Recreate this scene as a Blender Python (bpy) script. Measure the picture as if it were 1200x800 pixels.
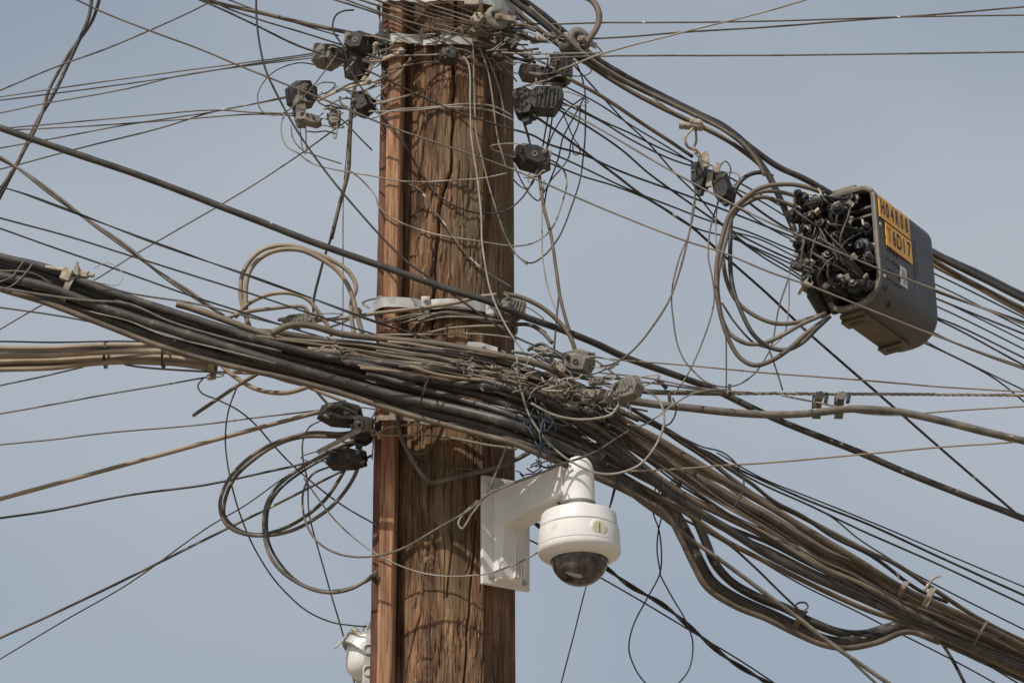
import bpy, bmesh, math, random
import numpy as np
from mathutils import Vector, Matrix, Quaternion, noise
random.seed(7)
R = math.radians
scene = bpy.context.scene
for o in list(bpy.data.objects):
    bpy.data.objects.remove(o)
C = scene.collection

# ------------------------------------------------------------------ camera
ELEV = R(18.0); DIST = 10.0; CAMZ = 1.6
CAMPOS = Vector((0.0, -DIST * math.cos(ELEV), CAMZ))
cd = bpy.data.cameras.new('camera'); cam = bpy.data.objects.new('camera', cd); C.objects.link(cam)
cam.location = CAMPOS; cam.rotation_euler = (math.pi / 2 + ELEV, 0, 0)
cd.lens = 150.0; cd.sensor_width = 36.0; cd.sensor_fit = 'HORIZONTAL'
cd.clip_start = 0.1; cd.clip_end = 20000
cd.dof.use_dof = True; cd.dof.focus_distance = 9.85; cd.dof.aperture_fstop = 9.0
scene.camera = cam
FPX = 5000.0

# ------------------------------------------------------------------ sky and sun
SUN_AZ = R(-33.0); SUN_EL = R(50.0)
sd = Vector((math.sin(SUN_AZ) * math.cos(SUN_EL), -math.cos(SUN_AZ) * math.cos(SUN_EL), math.sin(SUN_EL)))
w = bpy.data.worlds.new('World'); scene.world = w; w.use_nodes = True
nt = w.node_tree; nt.nodes.clear()
sky = nt.nodes.new('ShaderNodeTexSky'); sky.sky_type = 'NISHITA'; sky.sun_disc = False
sky.sun_elevation = SUN_EL; sky.sun_rotation = math.atan2(sd.x, sd.y)
sky.air_density = 1.0; sky.dust_density = 3.0; sky.ozone_density = 1.0; sky.altitude = 100
bg = nt.nodes.new('ShaderNodeBackground'); bg.inputs[1].default_value = 0.088
wo = nt.nodes.new('ShaderNodeOutputWorld')
tc = nt.nodes.new('ShaderNodeTexCoord')
nz = nt.nodes.new('ShaderNodeTexNoise'); nz.inputs['Scale'].default_value = 7.0; nz.inputs['Detail'].default_value = 3.0
mr = nt.nodes.new('ShaderNodeMapRange'); mr.inputs[1].default_value = 0.35; mr.inputs[2].default_value = 0.7
mr.inputs[3].default_value = 0.55; mr.inputs[4].default_value = 0.92
hz = nt.nodes.new('ShaderNodeMixRGB'); hz.inputs[2].default_value = (4.85, 5.38, 6.02, 1)   # thin high cloud veil
hz.name = 'veil'
nt.links.new(tc.outputs['Generated'], nz.inputs['Vector'])
sx_ = nt.nodes.new('ShaderNodeSeparateXYZ'); cr_ = nt.nodes.new('ShaderNodeValToRGB'); el = cr_.color_ramp
el.interpolation = 'EASE'
el.elements[0].position = .16; el.elements[0].color = (.60,) * 3 + (1,); el.elements[1].position = .46; el.elements[1].color = (.40,) * 3 + (1,)
for p_, v_ in ((.23, .70), (.30, .98), (.33, .98), (.385, .66)):
    e_ = el.elements.new(p_); e_.color = (v_,) * 3 + (1,)
nt.links.new(tc.outputs['Generated'], sx_.inputs[0]); nt.links.new(sx_.outputs['Z'], cr_.inputs[0])
mr.inputs[3].default_value = -0.14; mr.inputs[4].default_value = 0.14
ad_ = nt.nodes.new('ShaderNodeMath'); ad_.operation = 'ADD'; ad_.use_clamp = True
nt.links.new(nz.outputs['Fac'], mr.inputs[0]); nt.links.new(mr.outputs[0], ad_.inputs[0]); nt.links.new(cr_.outputs[0], ad_.inputs[1])
nt.links.new(ad_.outputs[0], hz.inputs[0])
nt.links.new(sky.outputs[0], hz.inputs[1]); nt.links.new(hz.outputs[0], bg.inputs[0])
nt.links.new(bg.outputs[0], wo.inputs[0])
sl = bpy.data.lights.new('sun', 'SUN'); sl.energy = 3.5; sl.angle = R(0.5); sl.color = (1.0, 0.93, 0.83)
so = bpy.data.objects.new('sun', sl); C.objects.link(so)
so.rotation_euler = sd.to_track_quat('Z', 'Y').to_euler(); so.location = (-20, -20, 40)
scene.view_settings.view_transform = 'Standard'
scene.view_settings.look = 'None'; scene.view_settings.gamma = 1.0; scene.view_settings.use_curve_mapping = False
scene.view_settings.exposure = 0.0

# ------------------------------------------------------------------ helpers
cE, sE = math.cos(ELEV), math.sin(ELEV)
FW = Vector((0, cE, sE)); UP = Vector((0, -sE, cE)); RT = Vector((1, 0, 0))
def P(px, py, d=0.0):
    """point of the place seen at photo pixel (px, py) on the vertical plane Y = d metres behind the pole axis"""
    v = FW + RT * ((px - 600.0) / FPX) + UP * ((400.0 - py) / FPX)
    return CAMPOS + v * ((d - CAMPOS.y) / v.y)
PX = 1.0 / 500.0
POLE_X = P(527, 400, 0).x; POLE_R = 0.152

def tag(o, label=None, cat=None, group=None, kind=None):
    if label: o['label'] = label
    if cat: o['category'] = cat
    if group: o['group'] = group
    if kind: o['kind'] = kind
    return o

def mesh_obj(name, verts, faces, mat, parent=None, smooth=True, loc=None):
    if loc is None and parent is None and len(verts):
        loc = Vector(verts[len(verts) // 2])
    loc = Vector(loc) if loc is not None else Vector((0, 0, 0))
    me = bpy.data.meshes.new(name)
    me.from_pydata([tuple(Vector(v) - loc) for v in verts], [], faces)
    me.polygons.foreach_set('use_smooth', [smooth] * len(me.polygons))
    if mat: me.materials.append(mat)
    me.update()
    o = bpy.data.objects.new(name, me); o.location = loc; C.objects.link(o)
    if parent: o.parent = parent
    return o

def empty(name, loc, label, cat, group=None, mat3=None):
    o = bpy.data.objects.new(name, None); C.objects.link(o); o.empty_display_size = 0.05
    if mat3 is not None:
        m = mat3.to_4x4(); m.translation = Vector(loc); o.matrix_world = m
    else: o.location = loc
    return tag(o, label, cat, group)

def bm_obj(name, bm, mat, parent=None, smooth=False, loc=None, rot=None):
    bmesh.ops.recalc_face_normals(bm, faces=bm.faces)
    me = bpy.data.meshes.new(name); bm.to_mesh(me); bm.free()
    me.polygons.foreach_set('use_smooth', [smooth] * len(me.polygons))
    if mat: me.materials.append(mat)
    o = bpy.data.objects.new(name, me); C.objects.link(o)
    if parent: o.parent = parent
    if loc is not None: o.location = loc
    if rot is not None: o.rotation_euler = rot
    return o

def box(bm, c, s, M=None, bev=0.0):
    r = bmesh.ops.create_cube(bm, size=1.0)
    vs = r['verts']
    for v in vs: v.co = Vector((v.co.x * s[0], v.co.y * s[1], v.co.z * s[2]))
    if bev > 0:
        es = list({e for v in vs for e in v.link_edges})
        rb = bmesh.ops.bevel(bm, geom=es, offset=bev, segments=2, affect='EDGES', profile=0.6)
        vs = list({v for f in rb['faces'] for v in f.verts} | {v for v in vs if v.is_valid})
    for v in vs:
        p = v.co + Vector(c) if M is None else M @ v.co + Vector(c)
        v.co = p

def lathe(bm, prof, seg=32, axis='Z', c=(0, 0, 0), M=None, cap=True):
    rings = []
    for (r, z) in prof:
        ring = []
        for i in range(seg):
            a = 2 * math.pi * i / seg
            p = Vector((r * math.cos(a), r * math.sin(a), z))
            if axis == 'X': p = Vector((p.z, p.x, p.y))
            if axis == 'Y': p = Vector((p.x, p.z, p.y))
            if M is not None: p = M @ p
            ring.append(bm.verts.new(p + Vector(c)))
        rings.append(ring)
    for a, b in zip(rings, rings[1:]):
        for i in range(seg):
            bm.faces.new((a[i], a[(i + 1) % seg], b[(i + 1) % seg], b[i]))
    if cap:
        bm.faces.new(list(reversed(rings[0]))); bm.faces.new(rings[-1])

def prism(bm, outline, t, bev=0.0, y0=None):
    """outline in local XZ, thickness t along Y"""
    y0 = -t / 2 if y0 is None else y0
    a = [bm.verts.new((x, y0, z)) for x, z in outline]
    b = [bm.verts.new((x, y0 + t, z)) for x, z in outline]
    n = len(outline); fs = [bm.faces.new(a), bm.faces.new(list(reversed(b)))]
    for i in range(n): fs.append(bm.faces.new((a[i], b[i], b[(i + 1) % n], a[(i + 1) % n])))
    if bev > 0:
        es = list({e for f in fs for e in f.edges})
        bmesh.ops.bevel(bm, geom=es, offset=bev, segments=2, affect='EDGES', profile=0.6)

def catmull(pts, sub):
    out = []
    n = len(pts)
    if n == 2:
        return [pts[0].lerp(pts[1], i / (sub * 3)) for i in range(sub * 3 + 1)]
    q = [pts[0] * 2 - pts[1]] + pts + [pts[-1] * 2 - pts[-2]]
    for i in range(1, n):
        p0, p1, p2, p3 = q[i - 1], q[i], q[i + 1], q[i + 2]
        t0 = 0.0; t1 = t0 + max((p1 - p0).length, 1e-6) ** 0.5; t2 = t1 + max((p2 - p1).length, 1e-6) ** 0.5; t3 = t2 + max((p3 - p2).length, 1e-6) ** 0.5
        for k in range(sub):
            t = t1 + (t2 - t1) * k / sub
            A1 = p0 * ((t1 - t) / (t1 - t0)) + p1 * ((t - t0) / (t1 - t0))
            A2 = p1 * ((t2 - t) / (t2 - t1)) + p2 * ((t - t1) / (t2 - t1))
            A3 = p2 * ((t3 - t) / (t3 - t2)) + p3 * ((t - t2) / (t3 - t2))
            B1 = A1 * ((t2 - t) / (t2 - t0)) + A2 * ((t - t0) / (t2 - t0))
            B2 = A2 * ((t3 - t) / (t3 - t1)) + A3 * ((t - t1) / (t3 - t1))
            out.append(B1 * ((t2 - t) / (t2 - t1)) + B2 * ((t - t1) / (t2 - t1)))
    out.append(pts[-1].copy())
    return out

def sweep(path, rad, seg=8, verts=None, faces=None, closed=False, flat=1.0):
    """tube along a 3-D path; rad a number or one value per point"""
    verts = [] if verts is None else verts; faces = [] if faces is None else faces
    n = len(path); base = len(verts)
    T = []
    for i in range(n):
        t = path[min(i + 1, n - 1)] - path[max(i - 1, 0)]
        T.append(t.normalized() if t.length > 1e-9 else (T[-1] if T else Vector((1, 0, 0))))
    ref = Vector((0, 0, 1)) if abs(T[0].z) < 0.9 else Vector((0, 1, 0))
    N = (ref - T[0] * ref.dot(T[0])).normalized()
    for i in range(n):
        if i:
            N = N - T[i] * N.dot(T[i])
            N = N.normalized() if N.length > 1e-6 else T[i].orthogonal().normalized()
        B = T[i].cross(N)
        r = rad[i] if hasattr(rad, '__len__') else rad
        for k in range(seg):
            a = 2 * math.pi * k / seg
            verts.append(path[i] + N * (math.cos(a) * r) + B * (math.sin(a) * r * flat))
    for i in range(n - 1):
        for k in range(seg):
            a = base + i * seg + k; b = base + i * seg + (k + 1) % seg
            faces.append((a, b, b + seg, a + seg))
    faces.append(tuple(base + k for k in reversed(range(seg))))
    faces.append(tuple(base + (n - 1) * seg + k for k in range(seg)))
    return verts, faces

# ------------------------------------------------------------------ materials
def mat(name, c1, c2=None, c3=None, rough=0.6, scale=40.0, metallic=0.0, bump=0.0, stretch=None, spec=0.5, lo=0.35, hi=0.65, cell=False):
    m = bpy.data.materials.new(name); m.use_nodes = True
    n = m.node_tree; b = n.nodes['Principled BSDF']
    b.inputs['Roughness'].default_value = rough; b.inputs['Metallic'].default_value = metallic
    b.inputs['Specular IOR Level'].default_value = spec
    if c2 is None:
        b.inputs['Base Color'].default_value = (*c1, 1); return m
    tc = n.nodes.new('ShaderNodeTexCoord'); mp = n.nodes.new('ShaderNodeMapping'); oi = n.nodes.new('ShaderNodeObjectInfo')
    if stretch: mp.inputs['Scale'].default_value = stretch
    ad = n.nodes.new('ShaderNodeVectorMath'); ad.operation = 'ADD'
    ml = n.nodes.new('ShaderNodeMath'); ml.operation = 'MULTIPLY'; ml.inputs[1].default_value = 37.0
    n.links.new(oi.outputs['Random'], ml.inputs[0])
    n.links.new(tc.outputs['Object'], mp.inputs[0]); n.links.new(mp.outputs[0], ad.inputs[0]); n.links.new(ml.outputs[0], ad.inputs[1])
    t = n.nodes.new('ShaderNodeTexNoise'); t.inputs['Scale'].default_value = scale; t.inputs['Detail'].default_value = 6.0
    t.inputs['Roughness'].default_value = 0.62
    n.links.new(ad.outputs[0], t.inputs['Vector'])
    r = n.nodes.new('ShaderNodeValToRGB')
    r.color_ramp.elements[0].position = lo; r.color_ramp.elements[0].color = (*c1, 1)
    r.color_ramp.elements[1].position = hi; r.color_ramp.elements[1].color = (*c2, 1)
    if c3:
        e = r.color_ramp.elements.new(min(hi + 0.12, 0.98)); e.color = (*c3, 1)
    n.links.new(t.outputs['Fac'], r.inputs[0]); n.links.new(r.outputs[0], b.inputs['Base Color'])
    if bump:
        bp = n.nodes.new('ShaderNodeBump'); bp.inputs['Strength'].default_value = bump; bp.inputs['Distance'].default_value = 0.002
        n.links.new(t.outputs['Fac'], bp.inputs['Height']); n.links.new(bp.outputs[0], b.inputs['Normal'])
    return m

M = {
 'black':  mat('black_rubber_sheath', (0.024, 0.023, 0.023), (0.066, 0.060, 0.053), (0.19, 0.165, 0.135), rough=0.5, scale=26, bump=0.2, lo=0.32, hi=0.60),
 'dark':   mat('dark_wire_sheath', (0.020, 0.018, 0.019), (0.065, 0.056, 0.047), rough=0.5, scale=18, spec=0.4),
 'brown':  mat('dusty_brown_sheath', (0.055, 0.042, 0.030), (0.150, 0.118, 0.085), (0.24, 0.20, 0.15), rough=0.65, scale=14, bump=0.2, lo=0.3, hi=0.64),
 'umber':  mat('faded_umber_sheath', (0.095, 0.074, 0.052), (0.20, 0.16, 0.115), (0.29, 0.24, 0.18), rough=0.6, scale=12, bump=0.15, lo=0.3, hi=0.62),
 'strand': mat('dusty_steel_strand', (0.20, 0.18, 0.15), (0.36, 0.32, 0.27), rough=0.55, scale=20),
 'grey':   mat('dusty_grey_sheath', (0.075, 0.068, 0.058), (0.20, 0.175, 0.145), (0.32, 0.28, 0.23), rough=0.65, scale=22, bump=0.2, lo=0.32, hi=0.66),
 'tan':    mat('faded_tan_sheath', (0.165, 0.128, 0.088), (0.315, 0.250, 0.180), (0.40, 0.34, 0.27), rough=0.6, scale=11, bump=0.1, lo=0.25, hi=0.6),
 'light':  mat('pale_wire_sheath', (0.16, 0.142, 0.118), (0.33, 0.30, 0.255), rough=0.5, scale=20, lo=0.3, hi=0.6),
 'fine':   mat('fine_wire_sheath', (0.055, 0.047, 0.040), (0.20, 0.165, 0.13), rough=0.55, scale=9, lo=0.32, hi=0.66),
 'steel':  mat('galvanised_steel', (0.38, 0.38, 0.37), (0.60, 0.60, 0.58), (0.44, 0.38, 0.31), rough=0.45, scale=30, metallic=0.25, bump=0.1, lo=0.35, hi=0.6),
 'rust':   mat('dusty_metal', (0.22, 0.17, 0.125), (0.46, 0.41, 0.34), rough=0.6, scale=60, metallic=0.25, bump=0.3),
 'white':  mat('white_painted_casing', (0.70, 0.69, 0.67), (0.78, 0.775, 0.76), (0.58, 0.54, 0.47), rough=0.36, scale=16, lo=0.25, hi=0.60),
 'ivory':  mat('ivory_plastic', (0.55, 0.51, 0.36), (0.66, 0.61, 0.45), rough=0.45, scale=30),
 'gland': mat('black_gland_plastic', (0.012, 0.012, 0.012), (0.030, 0.029, 0.027), (0.12, 0.10, 0.08), rough=0.45, scale=30, bump=0.2, lo=0.4, hi=0.7),
 'clampd': mat('black_clamp_plastic', (0.022, 0.022, 0.022), (0.060, 0.056, 0.050), (0.17, 0.15, 0.12), rough=0.55, scale=38, bump=0.3, lo=0.4, hi=0.68),
 'clampg': mat('dusty_clamp_plastic', (0.10, 0.093, 0.080), (0.25, 0.225, 0.19), (0.36, 0.33, 0.28), rough=0.7, scale=45, bump=0.4, lo=0.32, hi=0.62),
 'boxm':   mat('grey_closure_plastic', (0.060, 0.060, 0.061), (0.088, 0.086, 0.083), (0.13, 0.11, 0.09), rough=0.5, scale=9, bump=0.05, lo=0.35, hi=0.68),
 'boxrim': mat('dusty_rim_plastic', (0.11, 0.10, 0.086), (0.20, 0.18, 0.15), rough=0.6, scale=22),
 'orange': mat('orange_plate', (0.80, 0.40, 0.055), (0.88, 0.48, 0.085), rough=0.45, scale=40),
 'ink':    mat('black_lettering', (0.035, 0.03, 0.028)),
 'redink': mat('red_lettering', (0.55, 0.12, 0.04)),
 'paper':  mat('white_sticker', (0.55, 0.54, 0.52), (0.65, 0.64, 0.62), scale=200),
 'faint':  mat('faded_print', (0.16, 0.155, 0.15)),
 'blue':   mat('dark_blue_sheath', (0.012, 0.022, 0.034), (0.03, 0.055, 0.078), rough=0.5, scale=30),
 'fleck':  mat('pale_plaster_fleck', (0.42, 0.39, 0.34), (0.62, 0.58, 0.52), rough=0.8, scale=80),
}
def glass_mat():
    m = bpy.data.materials.new('smoked_dome'); m.use_nodes = True; n = m.node_tree; n.nodes.clear()
    tr = n.nodes.new('ShaderNodeBsdfTransparent'); tr.inputs[0].default_value = (0.66, 0.63, 0.60, 1)
    gl = n.nodes.new('ShaderNodeBsdfGlossy'); gl.inputs['Roughness'].default_value = 0.06
    df = n.nodes.new('ShaderNodeBsdfDiffuse'); df.inputs[0].default_value = (0.40, 0.36, 0.32, 1)
    lw = n.nodes.new('ShaderNodeFresnel'); lw.inputs[0].default_value = 1.5
    a = n.nodes.new('ShaderNodeMixShader'); b = n.nodes.new('ShaderNodeMixShader'); o = n.nodes.new('ShaderNodeOutputMaterial')
    t = n.nodes.new('ShaderNodeTexNoise'); t.inputs['Scale'].default_value = 60; t.inputs['Detail'].default_value = 5
    tcn = n.nodes.new('ShaderNodeTexCoord'); n.links.new(tcn.outputs['Object'], t.inputs['Vector'])
    r = n.nodes.new('ShaderNodeMapRange'); r.inputs[1].default_value = .4; r.inputs[2].default_value = .75; r.inputs[3].default_value = .10; r.inputs[4].default_value = .42
    n.links.new(t.outputs['Fac'], r.inputs[0]); n.links.new(r.outputs[0], b.inputs[0])
    n.links.new(tr.outputs[0], b.inputs[1]); n.links.new(df.outputs[0], b.inputs[2])
    n.links.new(lw.outputs[0], a.inputs[0]); n.links.new(b.outputs[0], a.inputs[1]); n.links.new(gl.outputs[0], a.inputs[2])
    n.links.new(a.outputs[0], o.inputs[0]); return m
M['glass'] = glass_mat()

def wood_mat(name, stops, streak=(17, 17, 3.2), green=0.0, grain=(190, 190, 9)):
    m = bpy.data.materials.new(name); m.use_nodes = True
    n = m.node_tree; b = n.nodes['Principled BSDF']; b.inputs['Roughness'].default_value = 0.78
    b.inputs['Specular IOR Level'].default_value = 0.25
    tc = n.nodes.new('ShaderNodeTexCoord')
    def ns(sc, scale=1.0, det=6.0, rg=0.6, dist=0.0):
        mp = n.nodes.new('ShaderNodeMapping'); mp.inputs['Scale'].default_value = sc
        t = n.nodes.new('ShaderNodeTexNoise'); t.inputs['Scale'].default_value = scale; t.inputs['Detail'].default_value = det
        t.inputs['Roughness'].default_value = rg; t.inputs['Distortion'].default_value = dist
        n.links.new(tc.outputs['Object'], mp.inputs[0]); n.links.new(mp.outputs[0], t.inputs['Vector']); return t
    a = ns(streak, 1.0, 7.0, 0.62, 0.5); g = ns(grain, 1.0, 4.0, 0.6, 0.3); big = ns((7, 7, 2.5), 1.0, 4.0, 0.55)
    mx = n.nodes.new('ShaderNodeMath'); mx.operation = 'MULTIPLY_ADD'; mx.inputs[1].default_value = 0.55
    n.links.new(g.outputs['Fac'], mx.inputs[0])
    sc = n.nodes.new('ShaderNodeMath'); sc.operation = 'MULTIPLY'; sc.inputs[1].default_value = 0.5
    n.links.new(a.outputs['Fac'], sc.inputs[0]); n.links.new(sc.outputs[0], mx.inputs[2])
    r = n.nodes.new('ShaderNodeValToRGB'); e = r.color_ramp.elements
    e[0].position = stops[0][0]; e[0].color = (*stops[0][1], 1); e[1].position = stops[-1][0]; e[1].color = (*stops[-1][1], 1)
    for p, c in stops[1:-1]: x = e.new(p); x.color = (*c, 1)
    n.links.new(mx.outputs[0], r.inputs[0])
    last = r.outputs[0]
    if green:
        mr = n.nodes.new('ShaderNodeMapRange'); mr.inputs[1].default_value = 0.48; mr.inputs[2].default_value = 0.66
        mr.inputs[3].default_value = 0; mr.inputs[4].default_value = green
        n.links.new(big.outputs['Fac'], mr.inputs[0])
        mc = n.nodes.new('ShaderNodeMixRGB'); mc.inputs[2].default_value = (0.15, 0.125, 0.075, 1)
        n.links.new(mr.outputs[0], mc.inputs[0]); n.links.new(last, mc.inputs[1]); last = mc.outputs[0]
    # broad weathering: darker damp stains and paler sun-bleached areas
    st = ns((11, 11, 3.6), 1.0, 5.0, .6, .8); r2 = n.nodes.new('ShaderNodeMapRange'); r2.inputs[1].default_value = .3; r2.inputs[2].default_value = .72
    r2.inputs[3].default_value = .58; r2.inputs[4].default_value = 1.48
    n.links.new(st.outputs['Fac'], r2.inputs[0]); mm = n.nodes.new('ShaderNodeVectorMath'); mm.operation = 'SCALE'
    n.links.new(last, mm.inputs[0]); n.links.new(r2.outputs[0], mm.inputs['Scale']); last = mm.outputs[0]
    n.links.new(last, b.inputs['Base Color'])
    bp = n.nodes.new('ShaderNodeBump'); bp.inputs['Strength'].default_value = 0.42; bp.inputs['Distance'].default_value = 0.0025
    n.links.new(mx.outputs[0], bp.inputs['Height']); n.links.new(bp.outputs[0], b.inputs['Normal'])
    return m
M['pole'] = wood_mat('weathered_pole_timber', [(0.38, (0.030, 0.018, 0.013)), (0.47, (0.080, 0.044, 0.028)), (0.545, (0.165, 0.092, 0.050)), (0.62, (0.26, 0.160, 0.090)), (0.72, (0.36, 0.265, 0.185))], streak=(24, 24, 3.0), grain=(330, 330, 12), green=0.6)
M['batten'] = wood_mat('orange_brown_batten', [(0.38, (0.11, 0.052, 0.030)), (0.50, (0.29, 0.15, 0.085)), (0.62, (0.42, 0.26, 0.165)), (0.72, (0.47, 0.34, 0.24))], streak=(60, 60, 2.5))
M['batback'] = wood_mat('dark_red_board', [(0.36, (0.05, 0.025, 0.017)), (0.50, (0.105, 0.048, 0.031)), (0.66, (0.17, 0.085, 0.055))], streak=(60, 60, 5))

# ------------------------------------------------------------------ ground
def ground():
    bm = bmesh.new(); bmesh.ops.create_circle(bm, cap_ends=True, radius=6000, segments=64)
    m = mat('dusty_earth', (0.22, 0.17, 0.115), (0.33, 0.27, 0.19), scale=0.6, rough=0.95)
    o = bm_obj('ground', bm, m); tag(o, 'dusty pale earth far below the cables', kind='structure')
    if 'category' in o: del o['category']
ground()

# ------------------------------------------------------------------ the timber pole
_rs = np.random.RandomState(3)
_LAT = _rs.rand(256, 256)
def vn(u, v):
    iu = np.floor(u).astype(int); iv = np.floor(v).astype(int); fu = u - iu; fv = v - iv
    fu = fu * fu * (3 - 2 * fu); fv = fv * fv * (3 - 2 * fv)
    g = lambda a, b: _LAT[a % 256, b % 256]
    return (g(iu, iv) * (1 - fu) + g(iu + 1, iv) * fu) * (1 - fv) + (g(iu, iv + 1) * (1 - fu) + g(iu + 1, iv + 1) * fu) * fv
def pole_z(px, py):
    s = max(min((px - 527) / 76.0, 0.98), -0.98)
    return P(px, py, -POLE_R * math.sqrt(1 - s * s)).z
def build_pole():
    fr = np.linspace(-math.pi / 2 - 0.15, math.pi / 2 + 0.15, 470)          # 0 faces the camera
    bk = np.linspace(math.pi / 2 + 0.15, 1.5 * math.pi - 0.15, 26)[1:-1]
    ang = np.concatenate([fr, bk])
    zt, zb = P(527, -25, -.15).z, P(527, 825, -.15).z
    zs = np.concatenate([np.linspace(0, zb - 0.05, 30), np.linspace(zb, zt, 640), np.linspace(zt + 0.05, zt + 0.75, 16)])
    A, Z = np.meshgrid(ang, zs)
    rad = POLE_R - (Z - 4.7) * 0.0035
    arc = A * POLE_R
    a0_, a1_ = math.asin((566 - 527) / 76.0), R(93)     # hewn flat down the right side
    ch = math.cos((a1_ - a0_) / 2) / np.cos(A - (a0_ + a1_) / 2)
    rad = np.where((A > a0_) & (A < a1_), rad * (0.12 + 0.88 * np.clip(ch, .8, 1)), rad)
    s = arc / PX                                       # arc length in photo pixels from the front line
    disp = 0.0018 * (vn(s / 11, Z * 1.6) - .5) + 0.0007 * (vn(s / 3.2 + 40, Z * 3) - .5) + 0.0007 * (vn(s / 1.3 + 90, Z * 5) - .5)
    disp += 0.004 * (vn(s / 34 + 11, Z * 0.7 + 5) - .5)
    def groove(pts, width, depth, wob=1.2):
        zz = np.array([pole_z(x, y) for x, y in pts]); aa = np.array([math.asin(max(min((x - 527) / 76.0, .98), -.98)) for x, y in pts]) * POLE_R / PX
        o = np.argsort(zz); c = np.interp(Z, zz[o], aa[o], left=1e4 if len(pts) > 1 else 0, right=1e4)
        c = c + wob * (vn(Z * 22, Z * 0 + 3) - .5) * 2
        wd = width * (0.6 + 0.8 * vn(Z * 9, Z * 0 + 17))
        return -depth * np.exp(-((s - c) / wd) ** 2)
    G = [([(534, -20), (533, 75), (531, 140), (528, 200), (517, 230), (512, 290), (508, 360), (505, 420), (503, 470)], 1.5, 0.022),
         ([(497, 80), (496, 130), (497, 165), (491, 200), (487, 260)], 1.3, 0.007),
         ([(592, -20), (594, 120), (592, 240), (594, 350), (596, 470)], 1.6, 0.010),
         ([(560, 610), (556, 660), (550, 740), (546, 820)], 1.3, 0.014),
         ([(573, 560), (572, 700), (566, 780), (565, 822)], 1.0, 0.007),
         ([(508, 480), (507, 560), (505, 600)], 1.0, 0.008),
         ([(531, 560), (532, 640), (527, 700)], 0.9, 0.009),
         ([(503, 660), (497, 720), (484, 770), (478, 820)], 0.9, 0.007),
         ([(484, 560), (488, 640), (482, 700)], 0.8, 0.006),
         ([(566, 200), (568, 300), (564, 350)], 0.8, 0.005),
         ([(580, 620), (584, 740), (588, 822)], 0.9, 0.006),
         ([(548, -20), (556, 60), (560, 110)], 0.8, 0.005),
         ([(515, 280), (522, 340), (520, 400)], 0.7, 0.004)]
    rr = random.Random(5)
    for k in range(90):
        x = rr.uniform(480, 600); y = rr.uniform(-10, 800); L = rr.uniform(25, 90)
        G.append(([(x, y), (x + rr.uniform(-2, 2), y + L)], rr.uniform(.4, .8), rr.uniform(.002, .006)))
    for pts, wd, dp in G: disp += groove(pts, wd, dp)
    # ridge and flat at the right
    sx = math.asin((566 - 527) / 76.0) * POLE_R / PX
    disp += 0.0025 * np.exp(-((s - sx) / 3) ** 2)
    # chipped patches
    def patch(x, y, rx, ry, dep, fu=2.6, fz=26):
        a0 = math.asin((x - 527) / 76.0) * POLE_R / PX; z0 = pole_z(x, y)
        m = np.exp(-(((s - a0) / rx) ** 2 + ((Z - z0) / (ry * PX)) ** 2) ** 1.5)
        n1 = vn(s / fu + 7, Z * fz + x); n2 = vn(s / (fu * .45) + 31, Z * fz * 1.8)
        t = np.clip((n1 * .65 + n2 * .35 - .52) * 7, 0, 1)
        return -dep * m * t
    disp += patch(508, 240, 30, 60, .006, 5, 14) + patch(550, 225, 14, 40, .005, 4, 16) + patch(500, 350, 16, 50, .004) + patch(556, 300, 20, 40, .004)
    disp += patch(505, 640, 16, 40, .009, 3.5, 18) + patch(512, 760, 22, 40, .0045) + patch(497, 540, 14, 50, .004) + patch(545, 760, 30, 50, .003)
    disp += patch(580, 430, 20, 120, .003) + patch(530, 110, 30, 40, .003) + patch(585, 250, 14, 80, .003)
    # knot with rings
    for kx, ky, kr in ((505, 788, 13), (508, 660, 9), (575, 285, 7)):
        a0 = math.asin((kx - 527) / 76.0) * POLE_R / PX; z0 = pole_z(kx, ky)
        d = np.sqrt((s - a0) ** 2 + ((Z - z0) / PX) ** 2)
        m = np.exp(-(d / (kr * 1.5)) ** 4)
        dw = d + 2.5 * (vn(s / 5 + kx, Z * 18) - .5)
        disp += m * (0.0007 * np.cos(dw / kr * 9) + .0012)
        disp += -0.004 * np.exp(-((dw - kr * 1.25) / 1.2) ** 2) * np.clip((vn(s / 6 + ky, Z * 12) - .45) * 4, 0, 1)
    rq = random.Random(8)
    for k in range(70):
        x = rq.uniform(482, 598); y = rq.choice([rq.uniform(60, 400), rq.uniform(180, 330), rq.uniform(520, 800)]); a0 = math.asin((x - 527) / 76.0) * POLE_R / PX; z0 = pole_z(x, y)
        L = rq.uniform(4, 16); wd = rq.uniform(.7, 1.8); sl_ = rq.uniform(-.25, .25); dz = (Z - z0) / PX
        m = np.exp(-(dz / L) ** 4); c = a0 + sl_ * dz
        disp += m * (.0030 * np.exp(-((s - c) / wd) ** 2) - .0035 * np.exp(-((s - c - wd * 1.5) / (wd * .7)) ** 2))
    rad = rad + disp
    X = POLE_X + np.sin(A) * rad; Y = -np.cos(A) * rad
    V = np.stack([X, Y, Z], -1).reshape(-1, 3); na = len(ang); nz_ = len(zs)
    V -= np.array([POLE_X, 0, 0])
    i = np.arange(nz_ - 1)[:, None] * na; j = np.arange(na)[None, :]; j2 = (j + 1) % na
    F = np.stack([i + j, i + j2, i + na + j2, i + na + j], -1).reshape(-1, 4)
    me = bpy.data.meshes.new('utility_pole')
    faces = F.tolist() + [list(range((nz_ - 1) * na, nz_ * na))]
    me.from_pydata(V.tolist(), [], faces); me.polygons.foreach_set('use_smooth', [True] * len(me.polygons)); me.materials.append(M['pole'])
    root = empty('utility_pole', (POLE_X, 0, 0), 'weathered brown timber utility pole, cracked and knotted, carrying the whole cable tangle', 'utility pole')
    o = bpy.data.objects.new('shaft', me); C.objects.link(o); o.parent = root
    return root
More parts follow.
